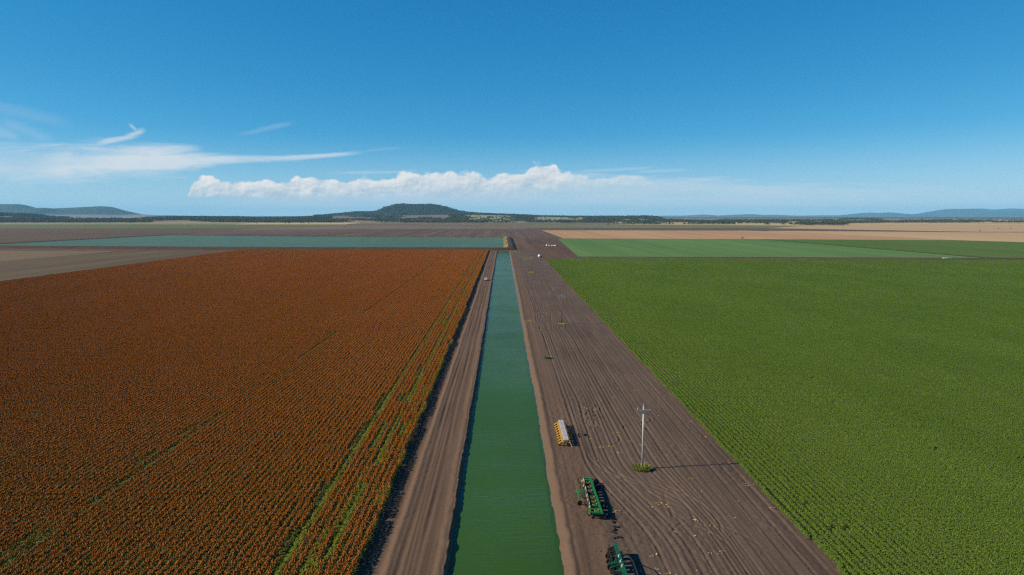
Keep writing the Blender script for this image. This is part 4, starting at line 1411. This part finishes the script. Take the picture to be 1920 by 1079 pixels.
for k in range(18):
    y = -6.5 + 13.0 * k / 17
    MB().path([(1.15, y, .90), (1.42, y, .80), (1.52, y, .45), (1.42, y, .04)], .045, 6).box((1.40, y, .05), (.24, .12, .05), ry=.3).build('tine', [M_steel], pl)
MB().bar((1.5, -6.7, .55), (1.5, 6.9, .55), .09, .09).build('tine_bar', [M_blue], pl)
hb = MB()
hb.bar((1.15, -1.0, .95), (2.2, -.45, 1.0), .12).bar((1.15, 1.0, .95), (2.2, .45, 1.0), .12).bar((2.2, -1.6, 1.0), (2.2, 1.6, 1.0), .14)
hb.bar((1.2, -.6, 1.0), (1.9, -.35, 2.15), .10).bar((1.2, .6, 1.0), (1.9, .35, 2.15), .10).bar((1.9, -.9, 2.15), (1.9, .9, 2.15), .16, .3).bar((2.2, -.45, 1.0), (1.9, -.35, 2.15), .08).bar((2.2, .45, 1.0), (1.9, .35, 2.15), .08)
hb.build('hitch', [M_steel], pl)
for y in (-3.3, 3.3):
    wheel('gauge_wheel', pl, (.3, y, .38), (0, 1, 0), .38, .22, M_yel)
MB().bar((.95, -6.95, 1.05), (1.35, -7.25, .3), .06).box((1.35, -7.28, .18), (.3, .08, .34)).build('row_marker', [M_box], pl)
MB().bar((-.2, -6.95, .8), (-.2, -7.0, .05), .12).bar((.8, -6.95, .8), (.8, -7.0, .05), .12).bar((-.2, 6.95, .8), (-.2, 7.0, .05), .12).bar((.8, 6.95, .8), (.8, 7.0, .05), .12).build('stand', [M_rust], pl)

# -- bright green toolbar cultivator with hoses and wheels
cu = empty('cultivator', (13.55, 101.0, 0))
tag(cu, 'bright green toolbar cultivator with coloured hoses and four black wheels', 'cultivator')
mb = MB().bar((.65, -6.75, 1.25), (.62, 6.6, 1.25), .25, .30)
for k in range(22):
    mb.box((.64, -6.4 + 12.7 * k / 21, 1.25), (.33, .10, .38))
mb.build('toolbar', [M_green], cu)
mb = MB().bar((-.92, -6.3, 1.2), (-.68, 6.65, 1.2), .17, .18)
mb.build('toolbar', [M_green], cu)
mb = MB()
for y, w in ((6.5, .2), (5.75, .2), (-5.2, .2), (-6.4, .2)):
    mb.bar((-.75, y, 1.24), (.50, y - .05, 1.25), w, .2)
mb.build('end_frame', [M_green], cu)
mb = MB()
for k, y in enumerate((4.6, 3.4, 2.2, 1.0, -.2, -1.5, -2.9, -4.0)):
    mb.bar((-.78, y, 1.14), (.50, y - .1, 1.16), .10, .12)
mb.build('crossbar', [M_dkgreen], cu)
for k, y in enumerate((4.9, 3.1, 1.6, -.9, -2.4, -3.6, -5.6)):
    MB().bar((-.3, y, 1.2), (.2, y, 1.0), .16, .2).box((.28, y, 1.26), (.15, .22, .20), mat=0).path([(-.1, y, 1.0), (.1, y, .5), (-.08, y, .04)], .06, 6, mat=1).build('row_unit', [M_ypale, M_steel], cu)
for k in range(12):
    y = 6.1 - 12.0 * k / 11
    u_ = MB().loft([[(-.62, y - .09, .55), (-.62, y + .09, .55), (-.62, y + .09, .95), (-.62, y - .09, .95)], [(.1, y - .16, .42), (.1, y + .16, .42), (.1, y + .16, 1.02), (.1, y - .16, 1.02)], [(1.0, y - .10, .38), (1.0, y + .10, .38), (1.0, y + .10, .80), (1.0, y - .10, .80)]]).box((.3, y, 1.02), (.34, .62, .34)).build('planting_unit', [M_steel], cu)
    MB().cyl((.75, y - .24, .34), (.75, y - .20, .34), .34, seg=18).cyl((.75, y + .20, .34), (.75, y + .24, .34), .34, seg=18).cyl((-.5, y - .03, .28), (-.5, y + .03, .28), .28, seg=18).build('coulter', [M_steel], u_)
for k, y in enumerate((7.3, 4.3, 1.3, -1.7, -4.8)):
    MB().path([(-.82, y - .1, 1.12), (-1.25, y - .05, .95), (-1.3, y, .45), (-1.0, y, .06)], .075, 8).loft([[(-1.32, y - .05, .06), (-1.32, y + .05, .06), (-1.30, y, .16)], [(-1.02, y - .26, .02), (-1.02, y + .26, .02), (-1.05, y, .24)], [(-.55, y - .12, .02), (-.55, y + .12, .02), (-.6, y, .14)]]).build('ripper_tine', [M_steel], cu)
mb = MB()
for dx, m_ in ((0, 0), (.09, 1), (.18, 2)):
    pts = [(-.95 + .24 * (y + 6.3) / 13 + dx + .05 * math.sin(y * 1.7 + dx * 30), y, 1.34 + .06 * math.sin(y * 2.1 + dx * 50)) for y in np.linspace(-4.2, 6.6, 24)]
    mb.path(pts, .042, 6, mat=m_)
for k in range(6):
    y = -3.0 + 1.55 * k
    mb.path([(-.72 + .02 * k, y, 1.38), (-.70 + .02 * k, y + .9, 1.40)], .062, 6, mat=(1, 2)[k % 2])
mb.build('hose', [M_hblue, M_red, M_box], cu)
for y in (3.1, -.9, -2.3, 5.0, -4.8):
    MB().box((-.86, y, 1.38), (.22, .36, .26), bevel=.03).cyl((-.86, y - .3, 1.42), (-.86, y + .3, 1.42), .07, seg=8).build('hydraulic_valve', [M_ypale], cu)
for (x, y, rm) in ((1.62, 7.05, M_hblue), (1.62, 4.45, M_steel), (1.55, -2.2, M_rim), (1.55, -5.2, M_rimb)):
    w_ = wheel('transport_wheel', cu, (x, y, .47), (.25, -1, 0), .47, .30, rm)
    MB().bar((.75, y + .05, 1.15), (x - .05, y + .28, .5), .12).build('wheel_arm', [M_green], w_)
hb = MB().bar((-.95, 1.9, 1.1), (-2.0, 2.1, 1.0), .12).bar((-.95, .4, 1.1), (-2.0, -.2, 1.0), .12).bar((-.95, 1.1, 1.05), (-1.95, 1.0, .9), .10).bar((-2.02, 2.5, 1.0), (-2.02, -.9, 1.0), .14, .18).bar((-2.02, 2.4, 1.0), (-2.02, 2.4, .05), .10).bar((-2.02, .9, 1.0), (-1.4, 1.0, 1.7), .09)
hb.build('hitch', [M_green], cu)
wheel('gauge_wheel', cu, (-1.95, -1.15, .42), (.2, -1, 0), .42, .2, M_rust, M_rust)
MB().bar((-.9, -1.6, .9), (-1.95, -1.3, .45), .06).build('gauge_wheel_arm', [M_steel], cu)
fl = MB().cyl((-.72, 7.0, 1.2), (-.78, 7.15, 2.6), .022, seg=6).build('flag_pole', [M_steel], cu)
MB().loft([[(-.80, 7.15, 2.2), (-.78, 7.17, 2.2), (-.78, 7.17, 2.6), (-.80, 7.15, 2.6)], [(-.98, 7.22, 2.26), (-.96, 7.24, 2.26), (-.96, 7.24, 2.58), (-.98, 7.22, 2.58)]]).build('flag', [M_red], fl)

# -- dark green implement at the bottom of the picture
dk = empty('tillage_implement', (14.15, 77.6, 0))
tag(dk, 'dark green folding tillage implement with black disc gangs, nearest to the canal in front', 'tillage implement')
mb = MB().bar((.05, -6.6, 1.5), (.33, 6.8, 1.5), .32, .34)
for k in range(12):
    mb.box((.06 + .0205 * (k * 1.15), -6.3 + 12.6 * k / 11, 1.5), (.40, .12, .44))
mb.build('toolbar', [M_dkgreen], dk)
MB().bar((-1.45, -6.6, 1.15), (-.4, 7.4, 1.15), .14, .16).build('rear_beam', [M_steel], dk)
mb = MB()
for y, dz in ((6.4, 0), (5.3, 0), (4.0, 0), (-.3, .1), (-3.2, .1), (-5.4, 0)):
    x0 = -.42 - 1.03 * (7.4 - y) / 14
    mb.bar((x0, y, 1.2 + dz), (.1 + .02 * y, y + .05, 1.4 + dz), .13, .15)
mb.build('crossbar', [M_steel], dk)
mb = MB()
mb.bar((-1.35, 2.2, 1.30), (.15, 2.1, 1.55), .16, .2).bar((-1.2, 1.2, 1.30), (.12, 1.55, 1.55), .13, .16).bar((-.55, 2.3, 1.40), (.18, 4.2, 1.6), .13, .16).bar((-.7, .4, 1.35), (.12, .2, 1.55), .13, .16).bar((-1.2, -1.8, 1.3), (.1, -.8, 1.55), .13, .16)
mb.build('brace', [M_dkgreen], dk)
for k in range(16):
    y = 6.7 - 13.2 * k / 15
    xo = -.18 - .55 * (k / 15) - .12 * (k % 2)
    dg_ = MB().cyl((xo, y - .05, .46), (xo, y + .05, .46), .46, seg=22).cyl((xo, y - .16, .46), (xo, y + .16, .46), .12, seg=10).bar((xo, y + .1, .46), (xo + .12, y + .1, 1.2), .09, .14).build('disc', [M_steel], dk)
for k in range(13):
    y = 6.5 - 12.6 * k / 12
    MB().loft([[(-.35, y - .18, .5), (-.35, y + .18, .5), (-.35, y + .18, 1.1), (-.35, y - .18, 1.1)], [(.15, y - .34, .45), (.15, y + .34, .45), (.15, y + .34, 1.32), (.15, y - .34, 1.32)], [(.62, y - .30, .5), (.62, y + .30, .5), (.62, y + .30, 1.0), (.62, y - .30, 1.0)]]).cyl((.75, y - .2, .33), (.75, y - .15, .33), .33, seg=18).build('opener_unit', [M_steel], dk)
for k, y in enumerate((6.0, 4.6, 3.2, -1.4, -3.4)):
    wheel('press_wheel', dk, (-.62 - .07 * (6.8 - y), y, .40), (.1, 1, 0), .40, .34, M_steel)
for k, y in enumerate((6.4, 5.0, 3.5, 2.1, .6, -.8, -2.2, -3.8, -5.2)):
    xo = -.50 - 1.03 * (7.4 - y) / 14
    MB().path([(xo, y, 1.1), (xo - .22, y, .8), (xo - .18, y, .3), (xo - .02, y, .05)], .05, 6).box((xo - .05, y, 1.1), (.22, .26, .24)).build('shank', [M_steel], dk)
mb = MB()
mb.bar((.35, 6.6, 1.86), (.32, -6.4, 1.86), .28, .10)
for k in range(7):
    y = 6.2 - 12.2 * k / 6
    mb.bar((.34, y, 1.5), (.34, y, 1.84), .10)
mb.build('hose_tray', [M_dkgreen], dk)
mb = MB()
mb.bar((.40, 4.2, 1.7), (1.3, 2.4, 2.2), .09).bar((1.3, 2.4, 2.2), (1.55, 1.2, 2.25), .09).bar((.35, 1.6, 1.6), (1.55, 1.2, 2.25), .08).bar((1.55, 1.2, 2.25), (1.55, -3.0, 2.1), .14).bar((.3, -3.0, 1.6), (1.55, -3.0, 2.1), .1).bar((.35, -.9, 1.55), (1.6, -.9, 1.2), .12, .2)
mb.build('hitch', [M_steel], dk)
for y in (1.9, .8, 3.2):
    MB().box((.22, y, 1.78), (.26, .34, .24), bevel=.04).cyl((.22, y, 1.88), (.22, y, 2.02), .07, seg=8).build('hydraulic_valve', [M_rim], dk)

# -- loose steel shanks on the soil between the two green machines
for (x, y), rz, lb in zip(((15.7, 93.9), (15.85, 92.3), (15.5, 91.4), (15.2, 90.6), (15.5, 88.9)), (0.4, 1.2, -.3, .8, 2.0),
                          ('black steel shank lying on soil, closest to the bright green cultivator', 'forked black steel shank in the middle of the row of loose shanks, right-hand side', 'black steel shank lying just below the forked one in the row of loose shanks',
                           'small black steel shank second from the dark green implement', 'long black steel shank lying closest to the dark green implement')):
    ln = 1.5 if y < 89 else 0.9
    mb = MB()
    mb.path([(-.1, -ln * .5, .10), (0, -.1, .32), (.06, .25, .30), (0, ln * .5, .08)], .07, 8)
    mb.box((0, -ln * .35, .16), (.42, .20, .26), rz=.3).box((.05, ln * .3, .14), (.36, .18, .22), rz=-.4)
    mb.cyl((-.18, .05, .16), (.22, .05, .16), .15, seg=12)
    tag(mb.build('steel_shank', [M_steel], None, (x, y, 0.02), rz), lb, 'steel shank', 'loose steel shanks between the two green machines')

# ------------------------------------------------------------------ vehicles and tanks
M_white = plain('white_paint', (0.80, 0.80, 0.80), 0.35, 0.5, 0, .04)
M_glass = plain('dark_glass', (0.02, 0.025, 0.03), 0.08, 0.6, 0, .1)
M_lamp = plain('lamp_glass', (0.45, 0.42, 0.40), 0.2, 0.6, 0, .1)
M_tail = plain('tail_lamp', (0.30, 0.02, 0.02), 0.3, 0.5, 0, .1)


def car_sec(y, hw_, zb, zt, tw):
    return [(-hw_, y, zb), (hw_, y, zb), (hw_, y, zb + (zt - zb) * .6), (hw_ * tw, y, zt), (-hw_ * tw, y, zt), (-hw_, y, zb + (zt - zb) * .6)]


def make_car(name, loc, rz, label, cat, ute=False, s_=1.0, group=None):
    root = empty(name, loc, rz)
    root.scale = (s_,) * 3
    tag(root, label, cat, group)
    mb = MB().loft([car_sec(2.45, .78, .45, .85, .92), car_sec(2.25, .90, .38, 1.02, .93), car_sec(1.1, .93, .34, 1.12, .93), car_sec(-1.0, .93, .34, 1.12, .94), car_sec(-2.2, .92, .40, 1.10, .94), car_sec(-2.42, .86, .48, .98, .94)])
    mb.build('body', [M_white], root)
    rear = -.55 if ute else -2.1
    mb = MB().loft([car_sec(1.15, .86, 1.10, 1.16, .98), car_sec(.45, .84, 1.10, 1.72, .84), car_sec(-.3, .84, 1.10, 1.80, .82), car_sec(rear + .15, .84, 1.10, 1.74, .84), car_sec(rear, .84, 1.10, 1.2, .98)])
    cab = mb.build('cab', [M_white], root)
    MB().loft([[(-.74, .50, 1.66), (.74, .50, 1.66), (.80, 1.08, 1.20), (-.80, 1.08, 1.20)], [(-.74, .54, 1.69), (.74, .54, 1.69), (.80, 1.12, 1.23), (-.80, 1.12, 1.23)]]).build('windscreen', [M_glass], cab)
    MB().box((0, rear - .012, 1.45), (1.30, .05, .38)).build('rear_window', [M_glass], cab)
    for sx_ in (-1, 1):
        MB().box((sx_ * .80, (.35 + rear) / 2, 1.44), (.08, .30 - rear, .36)).build('side_window', [M_glass], cab)
    if ute:
        MB().box((-.86, -1.5, 1.18), (.08, 1.8, .28)).box((.86, -1.5, 1.18), (.08, 1.8, .28)).box((0, -2.4, 1.18), (1.8, .08, .28)).build('tray', [M_white], root)
    for sx_ in (-1, 1):
        MB().box((sx_ * .68, 2.42, .80), (.34, .10, .16)).build('headlight', [M_lamp], root)
        MB().box((sx_ * .78, -2.42, .86), (.16, .08, .26)).build('tail_light', [M_tail], root)
        MB().box((sx_ * 1.0, .95, 1.22), (.2, .12, .15)).build('mirror', [M_glass], root)
        for y in (1.5, -1.5):
            wheel('wheel', root, (sx_ * .82, y, .37), (1, 0, 0), .37, .24, M_rim)
    return root


make_car('utility_truck', (-11.8, 462.0, 0.02), R(180), 'white farm ute driving on the dirt track beside the canal', 'ute', True, 1.15)
make_car('utility_truck', (448.6, 686.5, 0.05), R(86), 'white vehicle on the dark headland road between the green crops far right', 'ute', True, 1.0)
# trailer behind it
tl = empty('trailer', (453.6, 686.3, 0.05), R(86))
tl.scale = (.7, .7, .7)
tag(tl, 'low pale trailer behind the white vehicle between the green crops', 'trailer')
MB().box((0, 0, .85), (2.2, 4.6, .5), bevel=.06).bar((0, 2.3, .7), (0, 3.4, .7), .12).build('deck', [M_box], tl)
for sx_ in (-1, 1):
    wheel('wheel', tl, (sx_ * 1.0, -.3, .38), (1, 0, 0), .38, .24, M_rim)

# tank at the corner of the green crop
tk = empty('water_tank', (38.2, 716.0, 0.05))
tag(tk, 'white round tank at the far corner of the big green crop', 'tank')
MB().cyl((0, 0, 0), (0, 0, 2.6), 1.7, 1.65, 24).cyl((0, 0, 2.6), (0, 0, 3.15), 1.65, .45, 24).build('shell', [M_white], tk)
MB().cyl((0, 0, 3.15), (0, 0, 3.3), .42, seg=16).build('lid', [M_steel], tk)
MB().box((1.9, -.6, .6), (1.0, .8, 1.2), bevel=.05).bar((1.2, -.6, .5), (1.5, -.6, .5), .2).build('pump', [M_steel], tk)
# white tanks and trailer on the straw line across the bare field
for i, (x, y, r__, h, lb) in enumerate(((62.6, 977, 1.4, 2.6, 'tallest white tank at the left end of the far white cluster on bare soil'), (66.0, 975.5, 1.1, 1.8, 'second white tank from the left in the far cluster on bare soil'),
                                       (69.6, 976.5, 1.0, 1.4, 'low white tank in the middle of the far cluster on bare soil'), (74.6, 975, 1.2, 2.0, 'white tank standing apart at the right end of the far cluster on bare soil'))):
    t_ = empty('water_tank', (x, y, .05))
    tag(t_, lb, 'tank', 'white tanks on the bare field')
    MB().cyl((0, 0, 0), (0, 0, h * .8), r__, r__ * .98, 20).cyl((0, 0, h * .8), (0, 0, h), r__ * .98, r__ * .3, 20).build('shell', [M_white], t_)
    MB().cyl((0, 0, h), (0, 0, h + .12), r__ * .28, seg=12).build('lid', [M_steel], t_)
make_car('utility_truck', (71.8, 979.5, .05), R(75), 'small white ute parked among the white tanks on the bare field', 'ute', True, 1.1)

# ------------------------------------------------------------------ air
mb = MB()
mb.box((0, BIG * .5 - 1500, 205), (2 * BIG + 2000, BIG + 3000 + 2000, 417.2))
M_haze = bpy.data.materials.new('haze_air')
M_haze.use_nodes = True
h = NT(M_haze.node_tree)
h.n.clear()
pv = h.node('ShaderNodeVolumePrincipled', {'Color': (0.26, 0.66, 1.0, 1), 'Density': 2.7e-5, 'Anisotropy': 0.0})
ho = h.node('ShaderNodeOutputMaterial')
h.l.new(pv.outputs[0], ho.inputs['Volume'])
M_haze.cycles.homogeneous_volume = True
tag(mb.build('haze', [M_haze]), kind='stuff')
